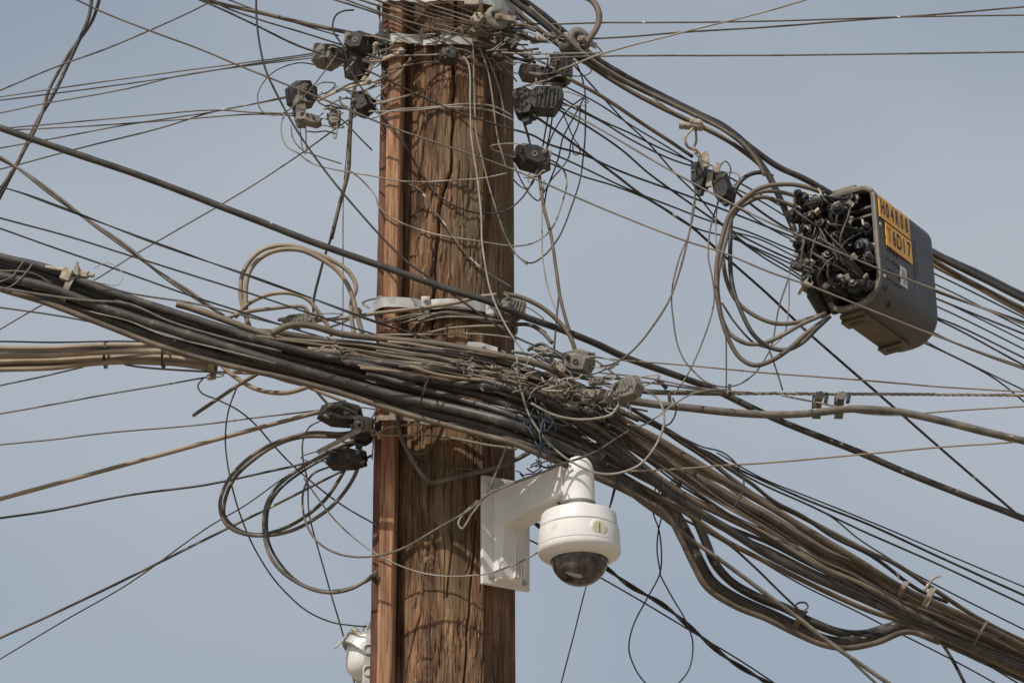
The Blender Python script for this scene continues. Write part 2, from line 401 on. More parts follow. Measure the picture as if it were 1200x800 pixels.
pole = build_pole()

def strip_board(name, prof, mt, ytop, ybot, label):
    """vertical board, cross-section prof = [(px, depth)] at the level of the pole's middle, running the whole pole"""
    z0, z1 = 0.0, P(527, -25, -.1).z + 0.5
    zb, zt = P(460, 830, -.1).z, P(460, -20, -.1).z
    zs = [0.0] + list(np.linspace(zb, zt, 160)) + [z1]
    verts, faces = [], []
    rr = random.Random(2)
    for z in zs:
        lean = -(4.7 - z) * 0.0083
        for k, (x, d) in enumerate(prof):
            jx = (noise.noise(Vector((k * 7, z * 3.0, 1))) * 0.0016 + noise.noise(Vector((k * 7, z * 19, 5))) * 0.0009)
            jy = noise.noise(Vector((k * 5, z * 6, 9))) * 0.0016
            verts.append(Vector(((x - 600) / FPX * DIST + lean + jx, d + jy, z)))
    n = len(prof)
    for i in range(len(zs) - 1):
        for k in range(n):
            a = i * n + k; b = i * n + (k + 1) % n
            faces.append((a, a + n, b + n, b))
    faces.append(tuple(range(n))); faces.append(tuple(reversed(range((len(zs) - 1) * n, len(zs) * n))))
    o = mesh_obj(name, verts, faces, mt, None, smooth=False, loc=Vector((POLE_X - .13, -.1, 0)))
    bm = bmesh.new(); bm.from_mesh(o.data); bmesh.ops.recalc_face_normals(bm, faces=bm.faces); bm.to_mesh(o.data); bm.free()
    return tag(o, label, 'board')
strip_board('timber_batten', [(451.5, -.160), (453.5, -.164), (466, -.164), (468, -.160), (471.5, -.118), (469, -.055), (452, -.050)], M['batten'], 0, 0,
            'bright orange brown timber batten running up the left of the pole')
strip_board('backing_board', [(442.5, -.105), (444, -.138), (451, -.146), (451, -.03), (443, -.02)], M['batback'], 0, 0,
            'narrow dark red board along the outer edge of the orange batten')

# ------------------------------------------------------------------ straps round the pole
def surf(x):
    """depth of the front of pole and batten at photo column x"""
    if 440 <= x < 478: return -0.167
    s = (x - 527) / 76.0
    return -POLE_R * math.sqrt(max(1 - s * s, 0.0)) if abs(s) < 1 else 9.0

def strap(name, py, h, label, mt='steel', gap=0.006, a0=-math.pi, a1=math.pi, cat='strap', thick=0.0025):
    """flat metal band round pole and batten"""
    zc = P(527, py, -POLE_R).z
    pts = []
    N = 96
    for i in range(N + 1):
        a = a0 + (a1 - a0) * i / N
        r = POLE_R + gap
        x, y = math.sin(a) * r, -math.cos(a) * r
        # bulge out over the batten
        bx, by = -0.137, -0.140
        d = math.atan2(x, -y); bd = math.atan2(bx, -by)
        if -1.45 < d < -0.42:
            dirv = Vector((x, y)).normalized()
            # straight chords over the batten's two front corners
            poly = [Vector((-0.166, -0.01)), Vector((-0.174, -0.135)), Vector((-0.154, -0.170)), Vector((-0.120, -0.171)), Vector((-0.050, -0.156))]
            best = r
            for p, q in zip(poly, poly[1:]):
                e = q - p; den = dirv.x * e.y - dirv.y * e.x
                if abs(den) > 1e-9:
                    t = (p.x * e.y - p.y * e.x) / den; u = (p.x * dirv.y - p.y * dirv.x) / den
                    if 0 <= u <= 1 and t > 0: best = max(best, t)
            x, y = dirv.x * best, dirv.y * best
        pts.append((x, y))
    verts, faces = [], []
    for i, (x, y) in enumerate(pts):
        n = Vector((x, y)).normalized()
        jj = noise.noise(Vector((i * .12, py, 3))) * 0.0016
        for (o_, z) in ((0, -h / 2), (thick, -h / 2), (thick, h / 2), (0, h / 2)):
            verts.append(Vector((POLE_X + x + n.x * o_, y + n.y * o_, zc + z + jj)))
    closed = abs((a1 - a0) - 2 * math.pi) < 1e-3
    for i in range(len(pts) - 1):
        for k in range(4):
            a = i * 4 + k; b = i * 4 + (k + 1) % 4
            faces.append((a, a + 4, b + 4, b))
    if not closed: faces += [(0, 1, 2, 3), tuple(reversed([(len(pts) - 1) * 4 + k for k in range(4)]))]
    root = empty(name, (POLE_X, -POLE_R, zc), label, cat)
    o = mesh_obj('band', [v - root.location for v in verts], faces, M[mt], root, smooth=False, loc=(0, 0, 0))
    return root, zc

def bolt(parent, p, r=0.006, L=0.02, mt='steel', ax=(0, -1, 0)):
    """bolt with hex head and washer, p relative to parent"""
    bm = bmesh.new()
    q = Vector((0, 0, 1)).rotation_difference(Vector(ax)).to_matrix()
    lathe(bm, [(r * .55, 0), (r * .55, L)], 10, M=q)
    lathe(bm, [(r * 1.25, L * .15), (r * 1.25, L * .3)], 14, M=q)
    lathe(bm, [(r, L * .3), (r, L * .72)], 6, M=q)
    o = bm_obj('bolt', bm, M[mt], parent, loc=p); return o

s1, z1_ = strap('pole_band', 357, 0.024, 'pale galvanised steel band clasping pole and batten at mid height, with two bolted lugs')
for (x, w_) in ((499, 0.020), (575, 0.022), (591, 0.020)):
    p = P(x, 352, surf(x) - 0.012) - s1.location
    p.z = 0
    bm = bmesh.new(); box(bm, (0, 0, 0), (w_, 0.014, 0.036), bev=0.0015); box(bm, (w_ * .1, -0.006, -0.004), (w_ * .5, 0.01, 0.040), bev=0.001)
    bm_obj('lug', bm, M['steel'], s1, loc=p)
    bolt(s1, p + Vector((0, -0.006, 0.007)), 0.0055, 0.016)
s2, _ = strap('pole_band', 48, 0.022, 'pale galvanised band near the top of the pole, half hidden by drop wires and clamps', a0=-1.3, a1=0.35)
bolt(s2, P(510, 52, surf(510) - .012) - s2.location, 0.005, 0.02)
s3, _ = strap('pole_band', -2, 0.030, 'broad pale metal band at the upper edge of the photo, topmost on the pole', 'steel', gap=0.02)
bm = bmesh.new(); box(bm, (0, 0, 0), (0.035, 0.03, 0.045), bev=0.003)
bm_obj('lug', bm, M['rust'], s3, loc=P(553, -2, -.175) - s3.location)
s4, _ = strap('pole_band', 492, 0.012, 'thin dusty band round the pole just under the thick black cable bundle', 'rust', gap=0.002, a0=-.9, a1=1.2)

# ------------------------------------------------------------------ cables
NAMES = {'cable': 'cable', 'drop': 'drop_wire', 'loop': 'wire_loop', 'coil': 'cable_coil', 'tie': 'tie_wire', 'stub': 'cable_stub', 'messenger': 'messenger_cable'}
CATS = {'cable': 'cable', 'drop': 'wire', 'loop': 'wire', 'coil': 'cable coil', 'tie': 'tie wire', 'stub': 'cable end', 'messenger': 'steel cable'}
PROF = ([-10, 300, 440, 540, 620, 740, 850, 1000, 1200], [-.33, -.32, -.28, -.31, -.36, -.20, -.10, .0, .3])
def parse(s, d0, d1):
    raw = []
    for t in s.split():
        v = [float(q) for q in t.split(',')]
        raw.append(v)
    if isinstance(d0, tuple):            # follows the sweep of the bundle, d0 = (offset,)
        return [(v[0], v[1], float(np.interp(v[0], *PROF)) + d0[0] + (.16 * min(max((v[0] - 690) / 70, 0), 1) if d0[1] else 0)) for v in raw]
    L = [0.0]
    for a, b in zip(raw, raw[1:]): L.append(L[-1] + math.hypot(b[0] - a[0], b[1] - a[1]))
    kn = [(L[i], v[2]) for i, v in enumerate(raw) if len(v) > 2]
    if not kn or kn[0][0] > 0: kn = [(0.0, d0)] + kn
    if kn[-1][0] < L[-1]: kn = kn + [(L[-1], d1)]
    ks, vs = [k[0] for k in kn], [k[1] for k in kn]
    return [(v[0], v[1], float(np.interp(l, ks, vs))) for v, l in zip(raw, L)]
_seed = [0]
def path3(s, d0, d1, sub=6, rad=0.002, wob=0.35, avoid=True, ext=5.0):
    pts = parse(s, d0, d1)
    v3 = [Vector(p) for p in pts]
    fine = catmull(v3, sub)
    _seed[0] += 1; sd_ = _seed[0] * 3.7
    out = []; acc = 0.0
    for i, p in enumerate(fine):
        if i: acc += math.hypot(p.x - fine[i - 1].x, p.y - fine[i - 1].y)
        dx = noise.noise(Vector((acc / 40.0, sd_, 0))) * wob; dy = noise.noise(Vector((acc / 40.0, sd_, 9))) * wob
        d = p.z
        if avoid and 436 < p.x < 606:
            s_ = surf(p.x)
            if s_ < 8: d = min(d, s_ - rad - 0.004)
        out.append([p.x + dx, p.y + dy, d])
    if avoid:                                       # smooth the depth where it was pushed off the pole
        for _ in range(3):
            ds = [q[2] for q in out]
            for i in range(1, len(out) - 1): out[i][2] = min(ds[i], (ds[i - 1] + ds[i] + ds[i + 1]) / 3) if 436 < out[i][0] < 606 else (ds[i - 1] + ds[i] + ds[i + 1]) / 3
    w3 = [P(*q) for q in out]
    def outside(q): return q[0] <= 1 or q[0] >= 1199 or q[1] <= 1 or q[1] >= 799
    if ext and outside(pts[0]):
        t = (w3[0] - w3[min(4, len(w3) - 1)]).normalized(); w3 = [w3[0] + t * ext * k for k in (1, .5, .2, .06, .015)] + w3
    if ext and outside(pts[-1]):
        t = (w3[-1] - w3[max(-5, -len(w3))]).normalized(); w3 = w3 + [w3[-1] + t * ext * k for k in (.015, .06, .2, .5, 1)]
    return w3
def cable(kind, label, mt, w_, s, d0=0.0, d1=None, group=None, strands=1, pitch=0.06, flecks=0, flat=1.0, ext=5.0, wob=0.35, thin_end=False):
    d1 = d0 if d1 is None else d1
    r = w_ / 2 * PX * 0.985
    path = path3(s, d0, d1, rad=r, wob=wob, ext=ext)
    verts, faces = [], []
    seg = 12 if w_ >= 6 else (9 if w_ >= 3 else 7)
    if strands == 1:
        rads = [r * (1 + 0.07 * noise.noise(p * 21.0)) for p in path]
        sweep(path, rads, seg, verts, faces, flat=flat)
    else:
        # resample finely for the twist
        dense = [path[0]]
        for a, b in zip(path, path[1:]):
            n = max(1, int((b - a).length / (pitch / 9))) if (b - a).length < 1.0 else 4
            for k in range(1, n + 1): dense.append(a.lerp(b, k / n))
        acc = [0.0]
        for a, b in zip(dense, dense[1:]): acc.append(acc[-1] + (b - a).length)
        rr = r * (0.5 if strands == 2 else 0.42)
        for q in range(strands):
            sp = []
            for i, p in enumerate(dense):
                t = (dense[min(i + 1, len(dense) - 1)] - dense[max(i - 1, 0)]).normalized()
                n1 = (Vector((0, 1, 0)) - t * t.y).normalized(); n2 = t.cross(n1)
                a = 2 * math.pi * (acc[i] / pitch + q / strands)
                sp.append(p + (n1 * math.cos(a) + n2 * math.sin(a)) * rr)
            sweep(sp, rr * 1.02, 7, verts, faces)
    c = P(*parse(s, d0, d1)[len(parse(s, d0, d1)) // 2])
    if flecks:
        root = empty(NAMES[kind], c, label, CATS[kind], group)
        mesh_obj('sheath', [v - c for v in verts], faces, M[mt], root, loc=(0, 0, 0))
        rg = random.Random(int(w_ * 10) + len(s)); fv, ff = [], []
        ok = [i for i in range(6, len(path) - 6)]
        for k in range(flecks):
            i = rg.choice(ok); p = path[i].lerp(path[i + 1], rg.random())
            t = (path[i + 1] - path[i - 1]).normalized(); n1 = (Vector((0, -.8, .6)) - t * t.dot(Vector((0, -.8, .6)))).normalized(); n2 = t.cross(n1)
            a = rg.uniform(-1.1, 1.1); nn = n1 * math.cos(a) + n2 * math.sin(a); L_ = rg.uniform(.003, .010); W_ = rg.uniform(.0012, .003)
            q = p + nn * (r * 0.93); sd2 = t.cross(nn)
            b0 = len(fv)
            for (u, v_, h) in ((-1, -.6, 0), (-.3, -1, 0), (.8, -.7, 0), (1, .4, 0), (.2, 1, 0), (-.8, .7, 0), (-.3, 0, 1), (.4, .1, 1)):
                fv.append(q + t * (u * L_) + sd2 * (v_ * W_) + nn * (h * r * .13) - c)
            ff += [(b0, b0 + 1, b0 + 6), (b0 + 1, b0 + 2, b0 + 7, b0 + 6), (b0 + 2, b0 + 3, b0 + 7), (b0 + 3, b0 + 4, b0 + 7), (b0 + 4, b0 + 5, b0 + 6, b0 + 7), (b0 + 5, b0, b0 + 6)]
        f = mesh_obj('fleck', fv, ff, M['fleck'], root, smooth=False, loc=(0, 0, 0)); f['kind'] = 'stuff'
        return root
    o = mesh_obj(NAMES[kind], verts, faces, M[mt], None, loc=c)
    return tag(o, label, CATS[kind], group)

GUP = 'drop wires fanning in from the upper left to the pole top'
GLF = 'thin wires reaching the clamps left of the pole'
GLM = 'dark span wires crossing the sky left of the pole'
GMB = 'thick black cables of the main bundle'
GTB = 'tan cables strapped together at the left edge'
GRB = 'brown cables of the bundle leaving lower right'
GRW = 'drop wires fanning out right of the pole'
GBX = 'cable loops feeding the splice closure'
GLC = 'cable coils left of the pole'
GLP = 'thin slack loops beside the upper pole'
GUR = 'span wires crossing the upper right sky'
GLR = 'dark span wires falling to the right edge'
GTN = 'tan cable loops above the bundle left of the pole'
GDS = 'brown cables lying over the main bundle'

T = [
# ---- upper left
('cable', 'blackish cable of the twisted pair steeply crossing the top left corner', 'black', 4.6, '108,-6 104,20 84,66 64,108 44,142 26,180 -4,238', .42, .42, dict(group='twisted cable pair in the top left corner')),
('cable', 'lighter brown cable of the twisted pair steeply crossing the top left corner', 'brown', 4.2, '118,-6 108,24 82,62 58,104 48,136 22,188 -2,226', .44, .40, dict(group='twisted cable pair in the top left corner')),
('drop', 'brownish wire rising from the left edge to the top, crossing the twisted pair', 'grey', 2.2, '-2,107 40,89 75,75 120,59 175,36 215,18 264,-6', .2, .1, {}),
('drop', 'long thin wire falling from the top left, across the pole, past the splice closure', 'fine', 2.3, '78,-6 115,12 175,36 235,58 280,77 345,103 412,130 450,146 525,172 597,197,-.2 675,231 725,252,-.3 800,281 850,297,-.42 900,318 950,335 1000,355 1075,385,-.5 1112,399 1202,433', -.25, -.5, {}),
('drop', 'upper of three thin wires meeting at the dusty square clamp, upper left sky', 'fine', 1.8, '-2,114 100,99 200,85 300,72 374,62', .1, -.1, dict(group=GLF)),
('drop', 'middle of three thin wires meeting at the dusty square clamp, upper left sky', 'fine', 1.8, '-2,118 100,105 200,91 300,74.5 374,64', .13, -.1, dict(group=GLF)),
('drop', 'lowest of three thin wires meeting at the dusty square clamp, upper left sky', 'fine', 1.8, '-2,133 50,122 150,104 210,89 300,76 374,67', .16, -.1, dict(group=GLF)),
('drop', 'nearly level thin wire ending at the low pair of clamps left of the pole top', 'fine', 1.9, '-2,151 100,142 175,135 250,129 300,132 345,133', .1, -.08, dict(group=GLF)),
('drop', 'nearly level thin wire just beneath its twin, ending at the low pair of clamps', 'fine', 1.9, '-2,153 100,148 200,141 300,134 348,136', .12, -.08, dict(group=GLF)),
('drop', 'thin wire climbing gently right into the angular black clamp left of the pole', 'fine', 1.9, '-2,174 70,161 150,146 250,131 300,121 345,111', .14, -.08, dict(group=GLF)),
('drop', 'thin wire with small knots climbing from the left edge towards the angular clamp', 'fine', 2.0, '-2,199 25,192 100,172 185,151 250,131 300,121.5 346,113', .16, -.08, dict(group=GLF, flecks=6)),
('cable', 'thick brown cable dropping from the top edge to the leaning black clamp', 'brown', 4.6, '220,-5 255,4 300,14 350,26 400,37 432,43', -.05, -.16, dict(group=GUP)),
('drop', 'dark wire from the top left over the pole, past the lone clamp, behind the closure', 'dark', 2.6, '222,-5 262,12 300,30 350,54 408,73 450,92 520,125 587,148,-.16 625,159 643,169 685,182,-.05 725,200 807,230,.15 900,266 960,290,.45 1098,350 1202,392', -.1, .5, {}),
('drop', 'dark wire from the top edge ending behind the tall black clamp', 'dark', 2.2, '238,-5 262,8 300,22 350,37 410,56 452,71', -.12, -.16, dict(group=GUP)),
('drop', 'thin dark wire running close under the thick brown cable to the tall black clamp', 'dark', 2.0, '255,-5 300,12 350,28 397,42', -.02, -.12, dict(group=GUP)),
('drop', 'pale wire sweeping over the pole top, then level to the right edge, lowest there', 'grey', 2.4, '376,-5 450,19 500,42 544,60 576,69 620,69.5 700,66 900,65 1202,61', -.2, -.05, {}),
('drop', 'wire of the tight sheaf over the pole top, ending in the spool clamp', 'brown', 2.6, '406,-5 450,9 500,25 556,40', -.19, -.2, dict(group='sheaf of drop wires over the pole top')),
('drop', 'wire of the tight sheaf over the pole top, ending in the spool clamp', 'grey', 2.4, '392,-5 430,9 480,26 552,44', -.20, -.2, dict(group='sheaf of drop wires over the pole top')),
('drop', 'wire of the tight sheaf over the pole top, ending in the spool clamp', 'brown', 2.6, '426,-5 470,10 510,22 556,34', -.21, -.2, dict(group='sheaf of drop wires over the pole top')),
('drop', 'wire of the tight sheaf over the pole top, ending in the spool clamp', 'dark', 2.4, '441,-5 490,12 552,30', -.20, -.21, dict(group='sheaf of drop wires over the pole top')),
('drop', 'wire of the tight sheaf over the pole top, ending in the spool clamp', 'brown', 2.4, '456,-5 505,11 556,27', -.19, -.21, dict(group='sheaf of drop wires over the pole top')),
('drop', 'wire of the tight sheaf over the pole top, ending in the spool clamp', 'grey', 2.2, '472,-5 515,9 560,23', -.205, -.21, dict(group='sheaf of drop wires over the pole top')),
('drop', 'wire of the tight sheaf over the pole top, ending in the spool clamp', 'dark', 2.2, '500,-5 530,6 562,18', -.2, -.21, dict(group='sheaf of drop wires over the pole top')),
('tie', 'short pale wire lying level across the pole just above the upper band', 'light', 2.2, '462,45 480,42 510,40 545,38', -.18, -.19, {}),
('tie', 'short pale wire lying level across the pole just under the upper band', 'light', 2.2, '458,66 478,65 512,64 524,62', -.18, -.185, {}),
('loop', 'stiff tan wire springing right over the batten below the upper band', 'tan', 2.8, '438,122 452,120 468,115 490,109', -.16, -.15, {}),
('loop', 'short tan wire slanting up over the batten top, upper of two', 'tan', 1.8, '441,98 452,90 466,82 482,70', -.16, -.16, dict(group='short tan wires slanting over the batten top')),
('loop', 'short tan wire slanting up over the batten top, lower of two', 'tan', 1.8, '446,107 458,96 468,86 481,68', -.17, -.16, dict(group='short tan wires slanting over the batten top')),
# ---- loops left of the pole top
('loop', 'long slack wire curving from the top edge down across the pole to the grey clamp', 'dark', 2.6, '300,-5 301,25 309,75 325,112 350,156 380,199 405,230 440,270 475,305 517,335 560,366,-.25 597,391,-.25 625,404 655,414', -.2, -.28, {}),
('loop', 'thick grey cable hanging straight down left of the pole from the band', 'grey', 4.6, '440,42 430,48 423,66 418,90 412,125 410,162 408,200 400,232 388,280', -.14, -.05, {}),
('loop', 'dark lower end of the hanging cable, behind the tan loops', 'dark', 3.2, '389,276 380,302 375,320 368,350 367,374', -.05, -.02, {}),
('loop', 'very thin wire plumb down in the gap left of the pole', 'fine', 1.3, '409,140 406,180 403,215 402,260 402,340 401,402', -.04, -.04, {}),
('loop', 'thin dark wire hooked over the leaning clamp, sagging across the pole to the lone clamp', 'dark', 2.2, '415,12 403,13 394,18 390,28 391,38 402,55 410,80 425,105 447,135 470,163 490,197 500,212 515,230 537,243 562,250 587,249 601,242 615,228 625,210 631,196', -.17, -.12, {}),
('loop', 'fine wire loop bulging left around the two clamps', 'fine', 1.7, '370,76 350,74 325,82 310,95 302,112 306,129 320,135 335,131 357,112 372,95 396,62', -.08, -.13, dict(group=GLP)),
('loop', 'pale slack wire from the low clamps, level across the pole', 'light', 2.2, '333,134 329,150 335,170 350,180 365,191 395,199 430,205 465,212 500,213 535,211 565,209 594,203', -.1, -.16, dict(group=GLP)),
('loop', 'short tan slack wire under the low clamps', 'tan', 1.6, '341,147 343,162 353,175 372,183 400,192', -.08, -.05, dict(group=GLP)),
('drop', 'thin wire rising from the left edge behind the bundle to the clamp by the batten', 'fine', 1.9, '-2,387 50,357 107,330 160,297 250,245 300,215 350,182 408,141 424,132', .15, -.02, {}),
('loop', 'pale wire sagging over batten and pole in the middle, looping up at the right', 'light', 2.4, '410,200 425,212 440,230 444,242 457,254 480,265 512,275 550,281 597,288 617,287 632,281 647,267 658,240 664,215 660,199 650,190 641,186', -.16, -.05, {}),
('loop', 'dark wire bowing under the pole right edge and up to the black insulator', 'dark', 2.0, '600,291 610,303 622,308 637,300 655,278 670,242 680,210 684,180 686,150 685,105 678,80 671,70', -.08, -.08, {}),
('loop', 'upper of two pale wires wrapped level round the pole', 'light', 2.5, '436,139 463,129 491,127 514,125 551,122 579,125 601,136', -.17, -.12, dict(group='pale wires wrapped round the pole')),
('loop', 'lower of two pale wires wrapped level round the pole', 'light', 2.3, '432,131 463,130.5 491,129 520,126 555,127 579,131 602,141', -.175, -.12, dict(group='pale wires wrapped round the pole')),
('loop', 'long pale wire hanging down the front of the pole and over the mid band', 'light', 2.5, '543,66 549,76 551,120 552,155 559,207 564,250 565,284 569,314 576,344 589,374 603,398 614,413 626,431', -.2, -.3, {}),
('loop', 'pale wire hanging slantwise down the pole to its right edge', 'light', 2.3, '554,35 555,70 556,120 558,155 566,190 575,225 585,256 593,278 604,297 618,310', -.19, -.1, {}),
('loop', 'short pale wire hanging on the right of the pole below the sheaf, longer one', 'light', 2.3, '559,48 571,81 577,114 580,140 584,165 589,182 593,196', -.18, -.13, {}),
('loop', 'short pale wire hanging on the right of the pole below the sheaf, outer one', 'light', 2.0, '569,62 581,91 589,122 593,160', -.16, -.1, {}),
('loop', 'short pale wire bent outwards at the right edge of the pole top', 'light', 2.2, '586,72 594,82 601,90 606,96', -.12, -.1, {}),
('loop', 'knotted pale wire slanting down the pole from the level wire to the right edge', 'grey', 2.3, '480,216 495,225 503,240 516,256 534,282 552,304 575,322 600,337', -.17, -.12, dict(flecks=5)),
# ---- big dark ribbon cable
('cable', 'thick dark cable slanting from the left edge over the pole to the right edge', 'black', 7.6, '-2,149 75,176 150,201 225,229 300,258 375,287 445,311 520,337 575,354,-.24 612,370,-.22 655,385 695,401,-.1 731,418 787,438 836,456,.05 905,489 1005,529 1075,559 1202,608', -.35, .15, dict(flecks=7)),
('cable', 'pale tan twisted pair slanting from the left edge down onto the main bundle', 'grey', 6.2, '-2,184 25,200 77,239 107,261 150,291 187,320 225,345 262,370', -.12, -.2, dict(strands=2, pitch=.42)),
('drop', 'doubled dark span wire, uppermost of four left of the pole', 'dark', 3.4, '-2,218 25,226 82,247 180,284 300,326 367,350 440,377 507,398 562,417', -.3, -.26, dict(group=GLM, strands=2, pitch=.5)),
('drop', 'thin dark span wire, second of four left of the pole', 'dark', 2.2, '-2,255 80,277 157,301 230,324 300,346 375,371 450,395 522,412', -.32, -.26, dict(group=GLM)),
('drop', 'thin dark span wire, third of four left of the pole, ending at the tan loops', 'dark', 2.2, '-2,267 60,289 135,315 225,347 285,366 340,384 402,402', -.33, -.25, dict(group=GLM)),
('drop', 'thin grey wire leaving the bolted clip on the bundle and following it right', 'grey', 2.4, '104,328 150,343 225,355 300,373 352,386', -.26, -.25, {}),
('drop', 'thin dark wire dipping under the main bundle from the left edge', 'dark', 2.2, '-2,360 75,371 150,386 200,396 250,407', .1, -.1, {}),
# ---- main bundle
('cable', 'uppermost thick black cable of the main bundle, running on to the lower right edge', 'black', 9.0, '-2,301 60,316 100,332 170,356 240,378 320,403 400,422 480,441 540,450 600,456 650,478 700,512 745,548 800,588 850,618 900,649 960,679 1020,705 1070,728 1130,754 1202,785', -.25, .35, dict(group=GMB)),
('cable', 'second thick black cable of the main bundle, ducking behind the brown bundle at the right', 'black', 9.5, '-2,312 50,326 100,345 160,365 240,389 320,413 400,433 450,444 500,450 560,462 610,480 660,505 700,530 750,556 788,577 812,602 826,632 838,660 858,682 885,698 920,712 950,728 985,741 1010,743 1040,735 1075,727 1130,757 1202,789', -.29, .4, dict(group=GMB)),
('cable', 'thick black cable in the middle of the main bundle, hidden again past the pole', 'black', 10.5, '-2,323 60,338 110,357 170,377 240,399 320,424 400,447 470,466 540,481 600,497 660,524 700,541', -.33, -.15, dict(group=GMB)),
('cable', 'thickest, lowest black cable of the main bundle, sagging in a deep loop at the right', 'black', 11.5, '-2,334 60,352 120,372 180,394 250,415 320,430 400,450 450,466 500,482 560,497 600,510 650,530 700,549 745,573 782,592 803,622 816,650 833,680 860,700 900,718 935,735 965,749 992,752 1025,746 1062,733 1100,747 1150,770 1202,794', -.30, .42, dict(group=GMB, flecks=22)),
('cable', 'tan cable hugging the underside of the thickest black cable, sagging with it', 'brown', 5.5, '-2,338 60,357 120,380 180,403 250,424 330,442 400,461 450,477 500,492 560,508 600,519 650,540 700,560 745,581 780,602 798,631 811,659 828,688 857,708 898,725 933,742 964,755 992,759 1027,753 1063,740 1100,752', -.275, -.1, dict(group=GDS)),
('cable', 'thin black cable between the thick ones over the pole', 'black', 7.0, '430,437 480,452 540,468 600,487 650,510 700,533', -.36, -.2, dict(group=GMB)),
('drop', 'slim grey wire lying along the top of the main bundle at the left edge', 'grey', 2.6, '-2,317 40,321 80,345 140,353 200,368 262,386', -.375, -.3, {}),
('drop', 'slim grey wire snaking over the middle of the main bundle at the left', 'grey', 3.0, '-2,337 60,347 100,352 150,356 200,377 260,395 330,412', -.40, -.36, {}),
('drop', 'slim pale wire climbing steeply over the main bundle at the left edge', 'grey', 1.8, '-2,331 14,324 25,310 30,303', -.40, -.38, dict(group='thin wires climbing over the bundle at the left edge')),
('drop', 'slim pale wire lower than its twin climbing over the main bundle at the left edge', 'grey', 1.8, '-2,341 15,334 30,320 38,309', -.40, -.38, dict(group='thin wires climbing over the bundle at the left edge')),
('drop', 'pale wire lying in the groove between the two upper black cables', 'light', 2.2, '-2,306,-.2 20,311 62,321 100,336 150,352 210,372 262,392 330,410 400,428 430,436,-.2', -.37, -.2, {}),
('drop', 'pale wire lying in the groove between the two lower black cables', 'light', 1.8, '60,352,-.25 110,366,-.39 150,376 190,392 250,407 320,425,-.38 360,437,-.25', -.25, -.25, {}),
# ---- brown cables over the bundle
('cable', 'tan cable with pale end, uppermost of the brown layer left of the pole', 'tan', 7.0, '207,356 225,361 267,376 305,390 345,402 400,410 450,419 520,430 590,437 650,458 715,492 755,519 800,549 850,577 900,603 960,640 1000,662 1060,700 1130,736 1202,767', -.30, .2, dict(group=GDS)),
('cable', 'brown cable arching off the tan loops, over the pole and away lower right', 'brown', 6.5, '318,391 337,382 361,381 399,391 450,397 520,404 580,415 640,430 690,462 720,485 760,510 800,535 840,558 880,580 930,611 1000,653 1060,690 1130,722 1202,758', -.27, .1, dict(group=GDS)),
('cable', 'brown cable leaving lower right, third from the top of its bundle', 'brown', 8.0, '300,389 335,392 370,398 420,404 500,415 560,422 640,443 700,482 750,528 800,560 850,587 900,614 960,648 1000,671 1060,708 1130,745 1202,773', -.25, .25, dict(group=GRB)),
('cable', 'lowest brown cable of the bundle leaving lower right', 'tan', 8.0, '360,410 395,413 440,420 500,428 560,438 640,462 700,502 745,540 800,579 850,604 900,629 960,664 1010,685 1070,719 1130,750 1202,780', -.33, .3, dict(group=GRB)),
('cable', 'grey brown cable mid bundle, over the pole and away lower right', 'grey', 6.5, '380,398 450,410 520,419 600,427 660,452 710,488 750,521 800,553 850,581 900,606 960,643 1005,662 1060,697 1130,731 1202,764', -.36, .06, dict(group=GRB)),
('cable', 'thin tan cable running just under the printed black cable, lower right', 'tan', 5.5, '690,534 740,563 800,598 850,633 900,659 960,689 1020,716 1060,729 1110,749 1202,792', -.15, .28, dict(group=GRB)),
('cable', 'thin brown cable along the top of the bundle leaving lower right', 'brown', 5.0, '700,462 726,480 770,499 796,516 831,539 857,560 886,581 925,598 960,616 1020,647 1045,658 1085,684 1121,708 1157,730 1202,752', -.2, .05, dict(group=GRB)),
('cable', 'slim dark cable above the bundle, falling lower right beside the brown one', 'dark', 4.0, '710,462 745,482 790,508 840,540 880,566 905,586 940,604 975,628 1020,650 1075,690 1110,705', -.22, .0, dict(group=GRB)),
('cable', 'slim brown cable inside the bundle leaving lower right', 'brown', 5.5, '720,498 770,536 820,566 870,594 930,626 990,664 1050,700 1120,742 1202,777', -.05, .1, dict(group=GRB)),
('cable', 'slim tan cable on the face of the bundle leaving lower right', 'tan', 4.5, '705,486 760,517 810,548 860,572 910,600 970,636 1030,671 1090,706 1150,740 1202,762', -.28, .0, dict(group=GRB)),
('cable', 'brown cable among the layer over the pole, thin and twisted', 'brown', 4.6, '330,400 400,401 460,407 520,414 580,422 640,440 700,470 748,492', -.35, -.22, dict(group=GDS)),
('cable', 'grey cable among the layer over the pole', 'grey', 4.0, '345,408 410,404 470,414 540,424 610,440 680,452', -.38, -.28, dict(group=GDS)),
('cable', 'dark cable deep in the layer over the pole', 'black', 6.0, '380,418 440,424 500,433 560,444 620,462 680,488', -.28, -.2, dict(group=GDS)),
# ---- tan loops
('coil', 'outermost tall tan loop standing above the bundle left of the pole', 'tan', 5.2, '293,384 286,364 282,345 284,322 294,304 309,292 327,288 346,289 367,296 389,305 409,319 417,336 412,354 412,373 415,392', -.2, -.2, dict(group=GTN)),
('coil', 'inner twin of the tall tan loop above the bundle', 'tan', 5.2, '290,381 288,354 289,330 296,312 309,300 327,293 352,293 372,301 391,313 404,328 412,345 418,367 425,392', -.225, -.22, dict(group=GTN)),
('coil', 'middle low tan loop inside the tall ones', 'tan', 4.6, '276,372 285,361 299,351 320,344 342,344 361,351 372,364 383,380 389,394', -.24, -.2, dict(group=GTN)),
('coil', 'lowest tan loop bent sharply down at its right end', 'tan', 4.4, '262,374 286,366 314,362 342,359 356,360 362,368 371,383', -.26, -.2, dict(group=GTN)),
